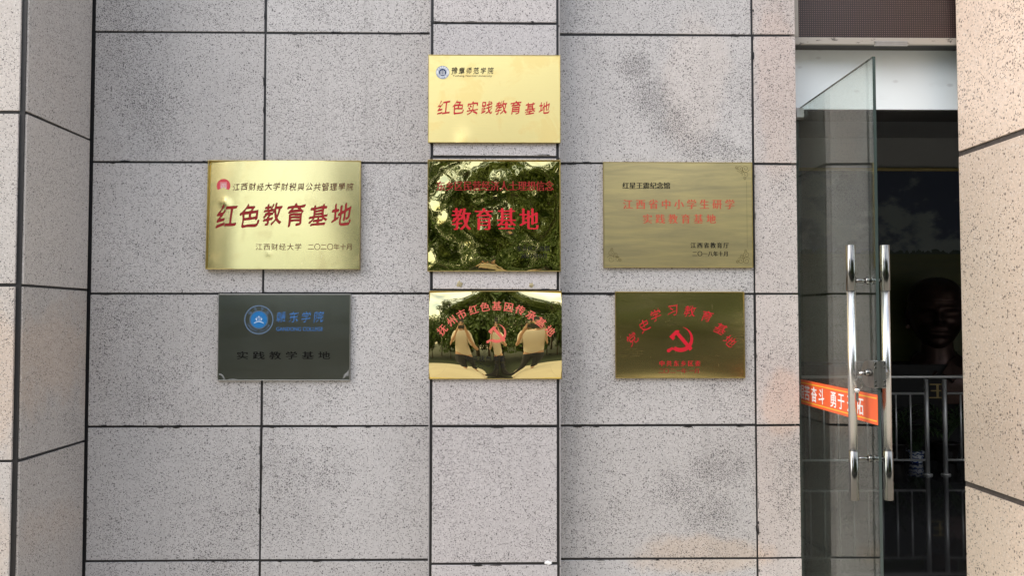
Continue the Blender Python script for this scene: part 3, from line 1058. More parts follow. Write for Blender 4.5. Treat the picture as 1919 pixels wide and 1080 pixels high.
def scrolls(cx, cz, sx, sz):
    out = []
    for (dx, dz, rad, a0, dirn) in ((0, 0, 7.5, 200, 1), (11, 0, 6.5, 330, -1), (0, -11, 6.5, 60, -1), (9, -8, 4.5, 120, 1), (17, 2, 3.2, 200, 1), (2, -18, 3.2, 300, -1)):
        pts = []
        for k2 in range(27):
            tt = k2 / 26
            a = R(a0 + dirn * 560 * tt)
            rr = rad * (1 - 0.8 * tt) * k
            pts.append((cx + sx * (dx * k + rr * math.cos(a)), cz + sz * (dz * k + rr * math.sin(a))))
        out.append(stroke_polys(pts, 0.7 * k))
    return out


M_ENGR = plain('engraved_line', (0.20, 0.16, 0.06), 0.5, 0.6)
for cpx, cpy, sx, sz in ((1397, 316, -1, 1), (1399, 489, -1, -1), (1145, 486, 1, -1)):
    cx, cz = at(cpx, cpy, sf.d)
    put(sf, scrolls(cx, cz, sx, sz), 'scroll_ornament', M_ENGR, r, .0006)
x0, z0 = at(1399, 340, sf.d)
x1, z1 = at(1399, 464, sf.d)
put(sf, [stroke_polys([(x0, z0), (x0, z1)], .0009)], 'border_line', M_ENGR, r, .0006)


def h_dark(u, v):
    return 0.0015 * (1 - u * u) * (1 - v * v) + 0.0006 * math.sin(3 * v + u)


m = sheet_metal('dark_grey_steel', (0.22, 0.23, 0.205), 0.3, 0.6, patina=0.5, patina_col=(0.17, 0.19, 0.18), lo=0.4, hi=0.7, pat_stretch=(5, 1, 12), pat_rough=0.4, scratch=0.10, line=.03)
r, sf = plaque('plaque', 'dark grey steel plaque with blue round crest and black characters', (410, 552, 655.5, 713), WD, m, h_dark, edge_mat=EDGE_STEEL)
lettering(r, sf, line_polys(sf, '赣东学院', 517.5, 607, 594.5, 21.5, 'kaibold', 0.9, .05, .03), M_BLUE)
lettering(r, sf, latin_polys(sf, 'GANDONG COLLEGE', 518, 605.5, 617, 7.2, 'bold'), M_BLUE)
lettering(r, sf, line_polys(sf, '实践教学基地', 443, 619, 666.4, 15.5, 'li', 1.48), M_INK)
ex, ez = at(485.4, 599.6, sf.d)
k = sf.d / FPX
emb = thing('crest', None, None, Vector((ex, sf.y(ex, ez), ez)) - r.location)
emb.parent = r
M_GBLUE = plain('grey_blue_paint', (0.10, 0.16, 0.25), 0.45)
put(sf, ring_polys(ex, ez, 25 * k, 27.3 * k) + ring_polys(ex, ez, 15.9 * k, 17.4 * k), 'crest_ring', M_GBLUE, emb)
put(sf, ring_polys(ex, ez, 0, 15.4 * k), 'crest_disc', M_BLUED, emb)
p = [stroke_polys([(ex + (-9 + 18 * t / 10) * k, ez + (-6.5 + 3.2 * math.sin(math.pi * t / 10)) * k) for t in range(11)], 1.5 * k)]
for dx in (-3.6, -1.2, 1.2, 3.6):
    p.append(stroke_polys([(ex + dx * k, ez - 2.6 * k), (ex + dx * k, ez + 3.4 * k)], .6 * k))
for s in (-1, 1):
    p.append(stroke_polys([(ex + s * 3.6 * k, ez + 3 * k), (ex + s * 6.6 * k, ez + 2 * k)], .6 * k))
    p.append(stroke_polys([(ex + s * .6 * k, ez + 3.6 * k), (ex + s * 5.2 * k, ez + 4.6 * k)], .5 * k))
p.append([(ex + rr * k * math.sin(R(a)), ez + 5.6 * k + rr * k * math.cos(R(a))) for a, rr in zip(range(0, 360, 36), (2.2, .9) * 5)])
put(sf, p, 'crest_figure', M_PALEB, emb, .0014)
p = []
for i, ch in enumerate('赣东学院'):
    a = -52 + 104 * i / 3
    p += spot_polys(sf, ch, 485.4 + 21 * math.sin(R(a)), 599.6 - 21 * math.cos(R(a)), 6.5, a, 'bold')
for i, ch in enumerate('GANDONG COLLEGE'):
    if ch != ' ':
        a = 244 - 128 * i / 14
        p += spot_polys(sf, ch, 485.4 + 21 * math.sin(R(a)), 599.6 - 21 * math.cos(R(a)), 5.4, a - 180, 'bold')
put(sf, p, 'crest_lettering', M_GBLUE, emb)
# peeled protective film in two corners
M_FILM = plain('peeled_film', (0.36, 0.37, 0.37), 0.35, 0.3, var=0.6, scale=60)
x, z = at(410, 713, sf.d)
p = [stroke_polys([(x + .0006 + 10 * k * math.sin(R(a)), z + .0006 + 11 * k * math.cos(R(a))) for a in range(2, 92, 10)], 3.0 * k)]
x1, z1 = at(655, 713, sf.d)
p.append([(x1 - 13 * k, z1 + 1 * k), (x1 - 10 * k, z1 + 11 * k), (x1 - 5 * k, z1 + 15 * k), (x1 - 1.5 * k, z1 + 20 * k), (x1 - 1.5 * k, z1 + 8 * k), (x1 - 6 * k, z1 + 8 * k)])
p.append(stroke_polys([(x + 18 * k, z + 1.2 * k), (x + 24 * k, z + 2.2 * k), (x + 33 * k, z + 1.4 * k)], 1.2 * k))
for q in p:
    put(sf, [q], 'peeling_film', M_FILM, r, .0012)


SLOPE = [(0, 0), (.2, .078), (.3, .062), (.4, .053), (.7, .037), (.86, -.03), (1.05, -.12)]     # slope of the bent sheet across its half width


def bend(w):
    hsum, n = 0.0, 40
    for k_ in range(n):
        x = (k_ + .5) / n * w
        for (x0, s0), (x1, s1) in zip(SLOPE, SLOPE[1:]):
            if x0 <= x <= x1:
                tt = (x - x0) / (x1 - x0)
                hsum += (s0 + (s1 - s0) * tt) * w / n * 0.3
                break
    return hsum


def h_people(u, v):
    w = abs(u - 0.04)
    return 0.0085 * (1 - abs(v) ** (2.6 if v > 0 else 3.2)) + (bend(w) - .0035 + .0016 * noise.noise(Vector((u * 1.7 + 3, v * 1.3, .4))) + .0022 * u * v) * (1 - v ** 6) - 0.009 * max(0, v) ** 3 * u * u - 0.007 * max(0, -v) ** 2.5 * u * u


m = sheet_metal('bent_mirror_brass', (0.86, 0.74, 0.38), 0.012, 0, line=0.0, scratch=0.0)
r, sf = plaque('plaque', 'bent mirror brass plaque reflecting people, lowest of the three on the pilaster', (804.5, 546, 1052.5, 710.5), PD, m, h_people, res=(170, 120), edge_mat=EDGE_BRASS)
p = []
for i, (ch, zx, zy) in enumerate(zip('抚州市红色基因传承基地', (245, 345, 445, 567, 685, 808, 930, 1050, 1163, 1265, 1358), (490, 395, 330, 283, 252, 242, 255, 285, 340, 412, 500))):
    p += spot_polys(sf, ch, 785 + zx / 5.538, 530 + zy / 5.538, 18.5, -46 + 92 * i / 10, 'bold')
lettering(r, sf, p, M_ORED, refine=.010, lift=.0012)
ex, ez = at(785 + 806 / 5.538, 530 + 530 / 5.538, sf.d)


def emblem_hs(sf, r, cx, cz, s, mat, lift0):
    bm = bmesh.new()
    for n_, q in enumerate(hammer_sickle(cx, cz, s)):
        b = fill([[Vector(p_) for p_ in q]])
        for v in b.verts:
            x, z = v.co.x, v.co.y
            v.co = (x, sf.y(x, z) - lift0 - 0.00025 * n_, z)
        bmesh.ops.recalc_face_normals(b, faces=b.faces)
        merge(bm, b)
    return mesh_obj('hammer_and_sickle', bm, mat, r)


emblem_hs(sf, r, ex, ez, 19.0 * sf.d / FPX, M_ORED, .0012)
p = []
for ch, zx in zip('中共抚州市委', (509, 583, 655, 725, 797, 868)):
    p += spot_polys(sf, ch, 785 + zx / 5.538, 530 + 787 / 5.538, 11, 0, 'bold')
for ch, zx in zip('二〇一九年', (585, 645, 718, 803, 875)):
    p += spot_polys(sf, ch, 785 + zx / 5.538, 530 + 868 / 5.538, 10.5, 0, 'sans')
lettering(r, sf, p, M_BLACK, refine=.010, lift=.0012)


def h_low(u, v):
    return 0.003 * (1 - u * u) * (1 - v * v) + 0.0007 * math.sin(5 * v + .5 * u) - 0.005 * v * v


m = sheet_metal('dark_brushed_brass', (0.82, 0.66, 0.28), 0.2, 0.75, patina=0.7, patina_col=(0.46, 0.37, 0.16), lo=0.4, hi=0.66, pat_stretch=(2.5, 1, 14), pat_rough=0.3, scratch=0.3)
r, sf = plaque('plaque', 'dark gold brushed plaque with red hammer and sickle under arched characters', (1153.5, 547.5, 1396, 708.5), WD, m, h_low, edge_mat=EDGE_BRASS)
p = []
for i, (ch, zx, zy) in enumerate(zip('党史学习教育基地', (310, 440, 560, 742, 925, 1105, 1250, 1350), (570, 430, 320, 265, 275, 330, 465, 595))):
    p += spot_polys(sf, ch, 1130 + zx / 5.683, 535 + zy / 5.683, 23, (-38, -28, -16, -3, 6, 18, 30, 40)[i], 'kai', i)
lettering(r, sf, p, M_CRIM)
ex, ez = at(1130 + 822 / 5.683, 535 + 580 / 5.683, sf.d)
emblem_hs(sf, r, ex, ez, 25.5 * sf.d / FPX, M_CRIM, .0009)
lettering(r, sf, line_polys(sf, '中共东乡区委', 1235, 1313, 681.6, 11.5, 'songbold', .95), M_CRIM)
p = []
for ch, zx in zip('二〇二一年一月', (622, 675, 745, 815, 865, 945, 1002)):
    p += spot_polys(sf, ch, 1130 + zx / 5.683, 535 + 912 / 5.683, 10.5, 0, 'song')
lettering(r, sf, p, M_DRED)

# blobs of old sealant on the stone
def smear(px, py, w, h_, d, mat, label, seed):
    cx, cz = at(px, py, d)
    kk = d / FPX
    rng = random.Random(seed)
    bm = bmesh.new()
    cols = []
    n = 18
    c0 = bm.verts.new((cx, d - D - 0.004, cz))
    ring1, ring2 = [], []
    for i in range(n):
        a = 2 * math.pi * i / n
        q = 0.7 + 0.5 * rng.random()
        x, z = cx + w * kk * q * math.cos(a), cz + h_ * kk * q * math.sin(a)
        ring2.append(bm.verts.new((x, d - D + 0.0006, z)))
        ring1.append(bm.verts.new((cx + (x - cx) * .7, d - D - 0.003 * rng.random() - .001, cz + (z - cz) * .7)))
    for i in range(n):
        j = (i + 1) % n
        bm.faces.new((c0, ring1[i], ring1[j]))
        bm.faces.new((ring1[i], ring2[i], ring2[j], ring1[j]))
    bmesh.ops.recalc_face_normals(bm, faces=bm.faces)
    o = mesh_obj('sealant_blob', bm, mat, None)
    return tag(o, label, 'sealant')


smear(1028, 1056, 7.5, 3.6, D - .11, M_WPAINT, 'white dab of sealant on the lowest joint of the pilaster', 3)
M_GLUE = plain('yellowed_glue', (0.46, 0.40, 0.24), 0.6, var=0.5, scale=60)
smear(861, 533, 6, 6, D - .11, M_GLUE, 'yellowed glue smear above the bent mirror plaque, left of the pair', 5)
smear(996, 535, 5, 5, D - .11, M_GLUE, 'yellowed glue smear above the bent mirror plaque, right of the pair', 9)

# ------------------------------------------------------------------ banner strip on the glass
class Side(Surface):
    pass


bz0, bz1 = 1.092, 1.207
ban = thing('banner_strip', 'orange red slogan strip stuck across the open glass door', 'banner', (DX, DY1, bz0))
M_ORANGE = plain('orange_red_vinyl', (0.75, 0.115, 0.03), 0.35, var=0.1)
M_YEL = plain('yellow_vinyl', (0.85, 0.55, 0.05), 0.4)
bx = DX - 0.0075
b_ = bmesh.new()
box(b_, bx - .0005, bx + .0004, DY0 - 0.003, DY1 - .03, bz0, bz1)
mesh_obj('strip', b_, M_ORANGE, ban)
b_ = bmesh.new()
for z in (bz0 + .012, bz1 - .016):
    box(b_, bx - .0012, bx - .0006, DY0 + 0.004, DY1 - .035, z, z + .004)
mesh_obj('stripe', b_, M_YEL, ban)
chars = [('艰', .150), ('苦', .080), ('奋', -.005), ('斗', -.092), ('勇', -.225), ('于', -.305), ('开', -.40), ('拓', -.485)]
b_ = bmesh.new()
for i, (ch, yc) in enumerate(chars):
    for lay in range(len(PEN['bold'])):
        c_ = fill([[Vector((-yc + (q.x - .5) * .072, (bz0 + bz1) / 2 + (q.y - .38) * .074)) for q in pz] for pz in char_polys(ch, 'bold') if pz.layer == lay])
        for v in c_.verts:
            v.co = (bx - .0012 - .00012 * lay, -v.co.x, v.co.y)
        bmesh.ops.recalc_face_normals(c_, faces=c_.faces)
        merge(b_, c_)
mesh_obj('lettering', b_, M_WPAINT, ban)

# ------------------------------------------------------------------ LED sign over the door
sx0, sx1 = 1.376, 2.40
sz0 = 2.795
led = thing('led_sign', 'dark red dot matrix message panel in a grey steel frame over the doorway', 'sign', (1.8, 0.1, sz0))


def led_mat():
    t = NT('led_matrix')
    co = t.coords()
    sp = t.n('SeparateXYZ', None, Vector=co)
    pitch = 0.0104
    fx = t.math('SUBTRACT', t.math('FRACT', t.math('DIVIDE', sp.outputs[0], pitch)), 0.5)
    fz = t.math('SUBTRACT', t.math('FRACT', t.math('DIVIDE', sp.outputs[2], pitch)), 0.5)
    rr = t.math('SQRT', t.math('ADD', t.math('MULTIPLY', fx, fx), t.math('MULTIPLY', fz, fz)))
    dot = t.ramp(rr, 0.32, 0.16)
    dirt = t.noise(co, 5, 3).outputs['Fac']
    base = t.mix(dirt, (0.012, 0.009, 0.009), (0.03, 0.014, 0.013))
    c = t.mix(dot, base, (0.115, 0.07, 0.062))
    b = t.n('Bump', None, Strength=0.6, Distance=0.002, Height=dot)
    return t.done(t.n('BsdfPrincipled', None, Base_Color=c, Roughness=0.4, Normal=b.outputs[0]))


b_ = bmesh.new()
box(b_, sx0 + .036, sx1, 0.088, 0.198, sz0 + .034, 3.6)
mesh_obj('display_panel', b_, led_mat(), led)
b_ = bmesh.new()
box(b_, sx0, sx0 + .0355, 0.075, 0.197, sz0 + .0345, 3.6, .002)
box(b_, sx0, sx1, 0.075, 0.092, sz0, sz0 + .0335, .003)
M_FR = NT('weathered_frame')
co = M_FR.coords()
f = M_FR.ramp(M_FR.noise(M_FR.vmath('MULTIPLY', co, (25, 10, 60)), 1.0, 5, .7).outputs['Fac'], .58, .68)
M_FR = M_FR.done(M_FR.n('BsdfPrincipled', None, Base_Color=M_FR.mix(f, (0.36, 0.335, 0.30), (0.07, 0.065, 0.06)), Roughness=0.5, Metallic=0.2))
mesh_obj('frame', b_, M_FR, led)
b_ = bmesh.new()
box(b_, sx0, sx1, 0.0925, 0.197, sz0 + .012, sz0 + .0335)
mesh_obj('underside', b_, M_DARKMET, led)
b_ = bmesh.new()
x0, z0 = at(1639, 86, 3.84)
x1, z1 = at(1700, 76, 3.84)
for i in range(3):
    box(b_, x0 + .004 * (i % 2), x1 - .003 * (i == 1), 0.062 + .001 * i, 0.074, z0 + (z1 - z0) * i / 3, z0 + (z1 - z0) * (i + 1) / 3 - .0015, .001)
mesh_obj('latch', b_, M_GREYMET, led)

# ------------------------------------------------------------------ inside: railing, mural, bust, plants
RD = 7.88 - D                                    # railing 4.1 m behind the wall front
M_RAIL = plain('satin_rail_steel', (0.62, 0.62, 0.61), 0.42, 0.75, var=0.06)
rail = thing('railing', 'stainless steel railing with thin balusters inside the doorway', 'railing', (4.0, RD, 0))
px_ = lambda p, d=7.88: at(p, 700, d)[0]
zt = at(1700, 707, 7.88)[1]
z2 = at(1700, 738, 7.88)[1]
z3 = at(1700, 863, 7.88)[1]
posts = [px_(1735), px_(1769)]
b_ = bmesh.new()
tube(b_, [(1.2, RD, zt), (6.6, RD, zt)], .0155, 12)
mesh_obj('handrail', b_, M_RAIL, rail)
for x in posts + [posts[0] - 1.62, posts[1] + 1.62]:
    b_ = bmesh.new()
    tube(b_, [(x, RD, 0.002), (x, RD, zt - .022)], .0215, 14)
    lathe(b_, [(.024, .001), (.045, .001), (.043, .014), (.024, .018)], (x, RD, 0))
    mesh_obj('post', b_, M_RAIL, rail)
for a, b in ((posts[0] - 1.60, posts[0] - .022), (posts[1] + .022, posts[1] + 1.60)):
    for z in (z2, z3):
        b_ = bmesh.new()
        tube(b_, [(a, RD, z), (b, RD, z)], .0115, 10)
        mesh_obj('crossbar', b_, M_RAIL, rail)
pitch = px_(1704) - px_(1677)
first = None
for s, x0 in ((-1, posts[0]), (1, posts[1])):
    for i in range(1, 12):
        x = x0 + s * pitch * i * 1.0 + s * .016
        if abs(x - x0) > 1.56:
            continue
        if first is None:
            b_ = bmesh.new()
            tube(b_, [(0, 0, z3 + .01), (0, 0, z2 - .01)], .0085, 10)
            me = bpy.data.meshes.new('baluster')
            b_.to_mesh(me)
            b_.free()
            me.materials.append(M_RAIL)
            first = me
        o = bpy.data.objects.new('baluster', first)
        COL.objects.link(o)
        o.parent = rail
        o.location = (x - 4.0, 0, 0)


def mural_mat():
    t = NT('painted_landscape')
    co = t.coords()
    sp = t.n('SeparateXYZ', None, Vector=co)
    z = sp.outputs[2]
    cl = t.noise(t.vmath('MULTIPLY', co, (1.1, 1, 1.7)), 1.2, 7, 0.6).outputs['Fac']
    up = t.ramp(z, 0.6, 2.3)
    cf = t.ramp(t.math('SUBTRACT', cl, t.math('MULTIPLY', t.math('SUBTRACT', up, .5), .18)), 0.44, 0.53)
    c = t.mix(cf, (0.045, 0.06, 0.11), (0.20, 0.235, 0.25))
    tn = t.noise(t.vmath('MULTIPLY', co, (7, 1, 3)), 1.0, 5, .65).outputs['Fac']
    tl = t.math('LESS_THAN', z, t.math('ADD', 1.32, t.math('MULTIPLY', t.math('SUBTRACT', tn, .45), .35)))
    c = t.mix(tl, c, (0.03, 0.05, 0.04))
    fl = t.math('LESS_THAN', z, 1.30)
    fn = t.noise(t.vmath('MULTIPLY', co, (2, 1, 12)), 1.0, 5, .6).outputs['Fac']
    c = t.mix(fl, c, t.mix(fn, (0.03, 0.045, 0.012), (0.10, 0.10, 0.03)))
    return t.done(t.n('BsdfPrincipled', None, Base_Color=c, Roughness=0.35))


MY = IY1 - 0.03
mz1 = at(1700, 321, MY + D)[1]
mz0 = at(1700, 690, MY + D)[1]
mur = thing('mural', 'dark landscape painting of clouds and field in a gilt frame behind the bust', 'painting', (4.6, MY, mz0))
b_ = bmesh.new()
box(b_, 2.5, 6.9, MY, MY + .028, mz0, mz1)
mesh_obj('painted_panel', b_, mural_mat(), mur)
b_ = bmesh.new()
box(b_, 2.46, 6.94, MY - .03, MY + .028, mz1 + .001, mz1 + .035, .004)
mesh_obj('gilt_frame', b_, plain('old_gilt', (0.42, 0.34, 0.14), 0.4, 0.4), mur)
M_BLKG = plain('black_polished_granite', (0.02, 0.02, 0.021), 0.5, spec=.2)
b_ = bmesh.new()
box(b_, 2.2, 7.15, MY - 0.62, MY - .001, 0.004, at(1700, 684, MY - .62 + D)[1], .006)
ped = thing('pedestal', 'long black polished stone plinth carrying the bronze bust', 'plinth', (4.6, MY - .3, 0))
mesh_obj('plinth_block', b_, M_BLKG, ped)
pf = Surface(1640, 690, 1800, 860, MY - .62 + D)
p = []
for ch, px, py in (('王', 1757, 733), ('震', 1806, 727)):
    p += spot_polys(pf, ch, px, py, 34, 0, 'songbold')
p += spot_polys(pf, '一', 1757, 776, 20, -8, 'kai')
M_GOLD = plain('gold_leaf_letters', (0.34, 0.26, 0.11), 0.45, 0.5)
put(pf, p, 'gold_lettering', M_GOLD, ped, .0015)

# bronze bust ------------------------------------------------------
BD = MY - .38
bx_, bzm = at(1757, 690, BD + D)
sc = (at(1757, 520, BD + D)[1] - at(1757, 655, BD + D)[1])         # crown to chin
bzc = at(1757, 655, BD + D)[1]                                     # chin height
bust = thing('bust', 'dark bronze bust of a capped man with open collar on the black plinth', 'bust', (bx_, BD, at(1757, 684, BD + D)[1]))
YAWB = R(-24)


def bust_xf(v):
    c, s = math.cos(YAWB), math.sin(YAWB)
    return Vector((bx_ + (v.x * c - v.y * s) * sc, BD + (v.x * s + v.y * c) * sc, bzc + v.z * sc))


b_ = bmesh.new()
NU, NV = 72, 72
G = lambda a, b2: math.exp(-(a / b2) ** 2)
rings = []
for j in range(NV + 1):
    z = 1.0 - j / NV * 1.0                       # 1 crown .. 0 chin
    t_ = z
    # half width and half depth of the head at this height
    hw = 0.36 * math.sqrt(max(0, 1 - ((t_ - .58) / .60) ** 2)) if t_ < .58 else 0.36 * math.sqrt(max(0, 1 - ((t_ - .58) / .421) ** 2.4))
    hw *= 1 - .12 * G(t_ - .12, .16)
    hd = 0.44 * math.sqrt(max(0, 1 - ((t_ - .60) / .66) ** 2)) if t_ < .6 else 0.44 * math.sqrt(max(0, 1 - ((t_ - .60) / .401) ** 2.4))
    row = []
    for i in range(NU):
        a = 2 * math.pi * i / NU                 # 0 = facing -y
        x, y = hw * math.sin(a), -hd * math.cos(a)
        fr = max(0, math.cos(a)) ** 1.0
        dx = x
        o_ = 0
        o_ += 0.135 * G(dx, .055) * G(t_ - .40, .05) + 0.09 * G(dx, .04) * G(t_ - .48, .07)         # nose
        o_ += 0.045 * (G(dx - .14, .11) + G(dx + .14, .11)) * G(t_ - .565, .035)                       # brow
        o_ -= 0.060 * (G(dx - .14, .07) + G(dx + .14, .07)) * G(t_ - .49, .04)                         # sockets
        o_ += 0.030 * (G(dx - .14, .045) + G(dx + .14, .045)) * G(t_ - .485, .022)                     # eyes
        o_ += 0.038 * (G(dx - .2, .08) + G(dx + .2, .08)) * G(t_ - .38, .07)                           # cheekbones
        o_ -= 0.035 * (G(dx - .2, .06) + G(dx + .2, .06)) * G(t_ - .22, .08)                           # hollow cheeks
        o_ += 0.045 * G(dx, .11) * (G(t_ - .262, .018) + .9 * G(t_ - .205, .02))                       # lips
        o_ -= 0.018 * G(dx, .12) * G(t_ - .235, .008)
        o_ += 0.055 * G(dx, .11) * G(t_ - .07, .06)                                                    # chin
        o_ -= 0.02 * G(dx, .12) * G(t_ - .15, .02)
        y -= o_ * (1 if fr > 0 else 0) * min(1, fr * 3)
        if t_ > .66:                                                                                    # short thick hair
            k2 = 1.05 + .03 * noise.noise(Vector((x * 9, y * 9, z * 9)))
            x *= k2
            y *= k2
        row.append(b_.verts.new(bust_xf(Vector((x, y, z)))))
    rings.append(row)
for a, b in zip(rings, rings[1:]):
    for i in range(NU):
        b_.faces.new((a[i], a[(i + 1) % NU], b[(i + 1) % NU], b[i])).smooth = True
# neck, shoulders and chest
prof = [(.20, .22, .10, .0), (.21, .23, -.02, .0), (.23, .24, -.12, .0), (.34, .28, -.20, .03), (.62, .33, -.28, .05), (.80, .36, -.36, .06), (.86, .38, -.50, .05), (.80, .37, -.72, .05)]
prev = None
for hw, hd, z, yo in prof:
    row = [b_.verts.new(bust_xf(Vector((hw * math.sin(2 * math.pi * i / NU), yo - hd * math.cos(2 * math.pi * i / NU), z)))) for i in range(NU)]
    if prev:
        for i in range(NU):
            b_.faces.new((prev[i], prev[(i + 1) % NU], row[(i + 1) % NU], row[i])).smooth = True
    prev = row
M_BRONZE = plain('dark_bronze', (0.085, 0.05, 0.042), 0.34, 0.75, var=0.4, scale=12, bump=.3, bscale=40)
mesh_obj('head_and_shoulders', b_, M_BRONZE, bust)
for s in (-1, 1):
    b_ = bmesh.new()
    tube(b_, [bust_xf(Vector((s * .36, .02 + .07 * math.cos(R(a)), .43 + .12 * math.sin(R(a))))) for a in range(-100, 190, 24)], .03 * sc, 8)
    mesh_obj('ear', b_, M_BRONZE, bust)
    b_ = bmesh.new()
    cl = [(.23, .12, -.02), (.24, -.05, -.05), (.14, -.25, -.14), (.03, -.36, -.30), (.16, -.38, -.42), (.30, -.31, -.28), (.33, -.1, -.13), (.3, .12, -.09)]
    va = [b_.verts.new(bust_xf(Vector((s * x, y - .02, z)))) for x, y, z in cl]
    vb = [b_.verts.new(bust_xf(Vector((s * x * .96, y + .03, z - .02)))) for x, y, z in cl]
    b_.faces.new(va)
    b_.faces.new(vb[::-1])
    for i in range(8):
        b_.faces.new((va[i], vb[i], vb[(i + 1) % 8], va[(i + 1) % 8]))
    bmesh.ops.triangulate(b_, faces=b_.faces)
    bmesh.ops.recalc_face_normals(b_, faces=b_.faces)
    mesh_obj('collar', b_, M_BRONZE, bust)

# potted plants ----------------------------------------------------
def porcelain():
    t = NT('blue_and_white_porcelain')
    co = t.coords()
    w = t.n('TexWave', {'wave_type': 'RINGS', 'rings_direction': 'SPHERICAL'}, Vector=t.vmath('MULTIPLY', co, (1, 1, 1)), Scale=9.0, Distortion=6.0, Detail=2.0, Detail_Scale=3.0)
    f = t.ramp(w.outputs['Fac'], 0.62, 0.7)
    return t.done(t.n('BsdfPrincipled', None, Base_Color=t.mix(f, (0.7, 0.72, 0.75), (0.03, 0.07, 0.25)), Roughness=0.15))


M_PORC = porcelain()
M_DPOT = plain('dark_glazed_pot', (0.02, 0.016, 0.014), 0.3)
M_LEAF = leaf_mat('houseplant_leaf', (0.015, 0.035, 0.015), (0.045, 0.09, 0.03))


def blade(bm, base, az, el, length, w, bend):
    n = 6
    p = Vector(base)
    ang = el
    d = length / n
    side = Vector((-math.sin(az), math.cos(az), 0))
    prev = None
    for i in range(n + 1):
        ww = w * math.sin(math.pi * min(.98, (i / n) * .8 + .16)) * (1 if i < n else .1)
        a, b = bm.verts.new(p + side * ww), bm.verts.new(p - side * ww)
        if prev:
            bm.faces.new((prev[0], prev[1], b, a))
        prev = (a, b)
        p = p + Vector((math.cos(az) * math.cos(ang), math.sin(az) * math.cos(ang), math.sin(ang))) * d
        ang -= bend / n


def potted(name, label, px, pyb, d, rp, hp, kind, seed, pot=None):
    rng = random.Random(seed)
    x, z0 = at(px, pyb, d)
    y = d - D
    root = thing(name, label, 'plant', (x, y, 0))
    b_ = bmesh.new()
    lathe(b_, [(rp * .66, .002), (rp * .7, .01), (rp * .82, hp * .5), (rp * .95, hp * .9), (rp * 1.08, hp * .93), (rp * 1.08, hp), (rp * .95, hp), (rp * .92, hp * .9), (.01, hp * .9)], (x, y, 0))
    mesh_obj('pot', b_, pot or M_PORC, root)
    b_ = bmesh.new()
    if kind == 'grass':
        for i in range(70):
            az = rng.uniform(0, 6.28)
            blade(b_, (x + rng.uniform(-.05, .05), y + rng.uniform(-.05, .05), hp * .9), az, R(rng.uniform(55, 88)), rng.uniform(.14, .3), .006, R(rng.uniform(20, 80)))
    else:
        for i in range(16):
            az = rng.uniform(0, 6.28)
            el = R(rng.uniform(50, 85))
            L = rng.uniform(.5, .95)
            p = Vector((x, y, hp * .9))
            ang = el
            for s in range(12):
                p2 = p + Vector((math.cos(az) * math.cos(ang), math.sin(az) * math.cos(ang), math.sin(ang))) * L / 12
                ang -= R(7)
                if s > 2:
                    for sd in (-1, 1):
                        blade(b_, p, az + sd * R(60), ang + R(10), .2 * (1.1 - s / 16), .009, R(50))
                if s % 2 == 0:
                    tube(b_, [p, p + (p2 - p) * 2], .004, 5, caps=False)
                p = p2
    mesh_obj('foliage', b_, M_LEAF, root)
    return root


potted('potted_plant', 'grassy plant in a blue and white porcelain pot behind the railing', 1717, 868, 8.55, .085, .125, 'grass', 1)
potted('potted_palm', 'feathery palm behind the two thick railing posts', 1775, 868, 8.62, .13, .2, 'palm', 2, M_DPOT)
potted('potted_palm', 'feathery palm beside the porcelain pot, next to the door edge', 1676, 868, 8.62, .13, .2, 'palm', 3, M_DPOT)

# ------------------------------------------------------------------ what the polished plaques mirror: trees, shrubs, photographer
M_BARK = plain('tree_bark', (0.12, 0.09, 0.065), 0.85, var=0.5, scale=6, bump=.6, bscale=20)
M_L1 = leaf_mat('tree_leaf_deep', (0.018, 0.042, 0.006), (0.06, 0.105, 0.014))
M_L2 = leaf_mat('tree_leaf_olive', (0.03, 0.055, 0.008), (0.09, 0.125, 0.018))


def tree_meshes(seed, h, rad, leaves, lm, trunk=True):
    rng = random.Random(seed)
    tb = bmesh.new()
    tube(tb, [(0, 0, 0), (.05, .03, h * .2), (.0, .1, h * .4), (.1, .05, h * .65), (.05, 0, h * .85)], [.2 * h / 7, .16 * h / 7, .13 * h / 7, .08 * h / 7, .03], 10)
    limbs = []
    for i in range(9):
        a = rng.uniform(0, 6.28)
        z = h * rng.uniform(.28, .7)
        e = Vector((math.cos(a) * rad * rng.uniform(.5, .9), math.sin(a) * rad * rng.uniform(.5, .9), z + h * rng.uniform(.08, .25)))
        tube(tb, [(0.03, .05, z), (e.x * .5, e.y * .5, (z + e.z) / 2 + .1), e], [.07, .05, .02], 7)
        limbs.append(e)
    cb = bmesh.new()
    cl = [(e, rad * rng.uniform(.3, .5)) for e in limbs]
    cl += [(Vector((rng.uniform(-.6, .6) * rad, rng.uniform(-.6, .6) * rad, h * rng.uniform(.4, .95))), rad * rng.uniform(.25, .45)) for _ in range(16)]
    for i in range(leaves):
        c, r_ = rng.choice(cl)
        v = Vector((rng.gauss(0, 1), rng.gauss(0, 1), rng.gauss(0, 1))).normalized() * r_ * rng.uniform(.55, 1.05) ** .6
        p = c + Vector((v.x, v.y, v.z * .8))
        s = rng.uniform(.07, .15) * rad / 2.2
        q = Vector((rng.gauss(0, 1), rng.gauss(0, 1), rng.gauss(0, 1) - .4)).normalized()
        t1 = q.orthogonal().normalized()
        t2 = q.cross(t1)
        vs = [cb.verts.new(p + t1 * s * a + t2 * s * b * .55) for a, b in ((-1.2, 0), (0, -1), (1.2, 0), (0, 1))]
        cb.faces.new(vs)
    out = []
    for nm, bm, mt in (('trunk', tb, M_BARK), ('crown', cb, lm)):
        me = bpy.data.meshes.new(nm)
        bm.to_mesh(me)
        bm.free()
        me.materials.append(mt)
        out.append((nm, me))
    return out


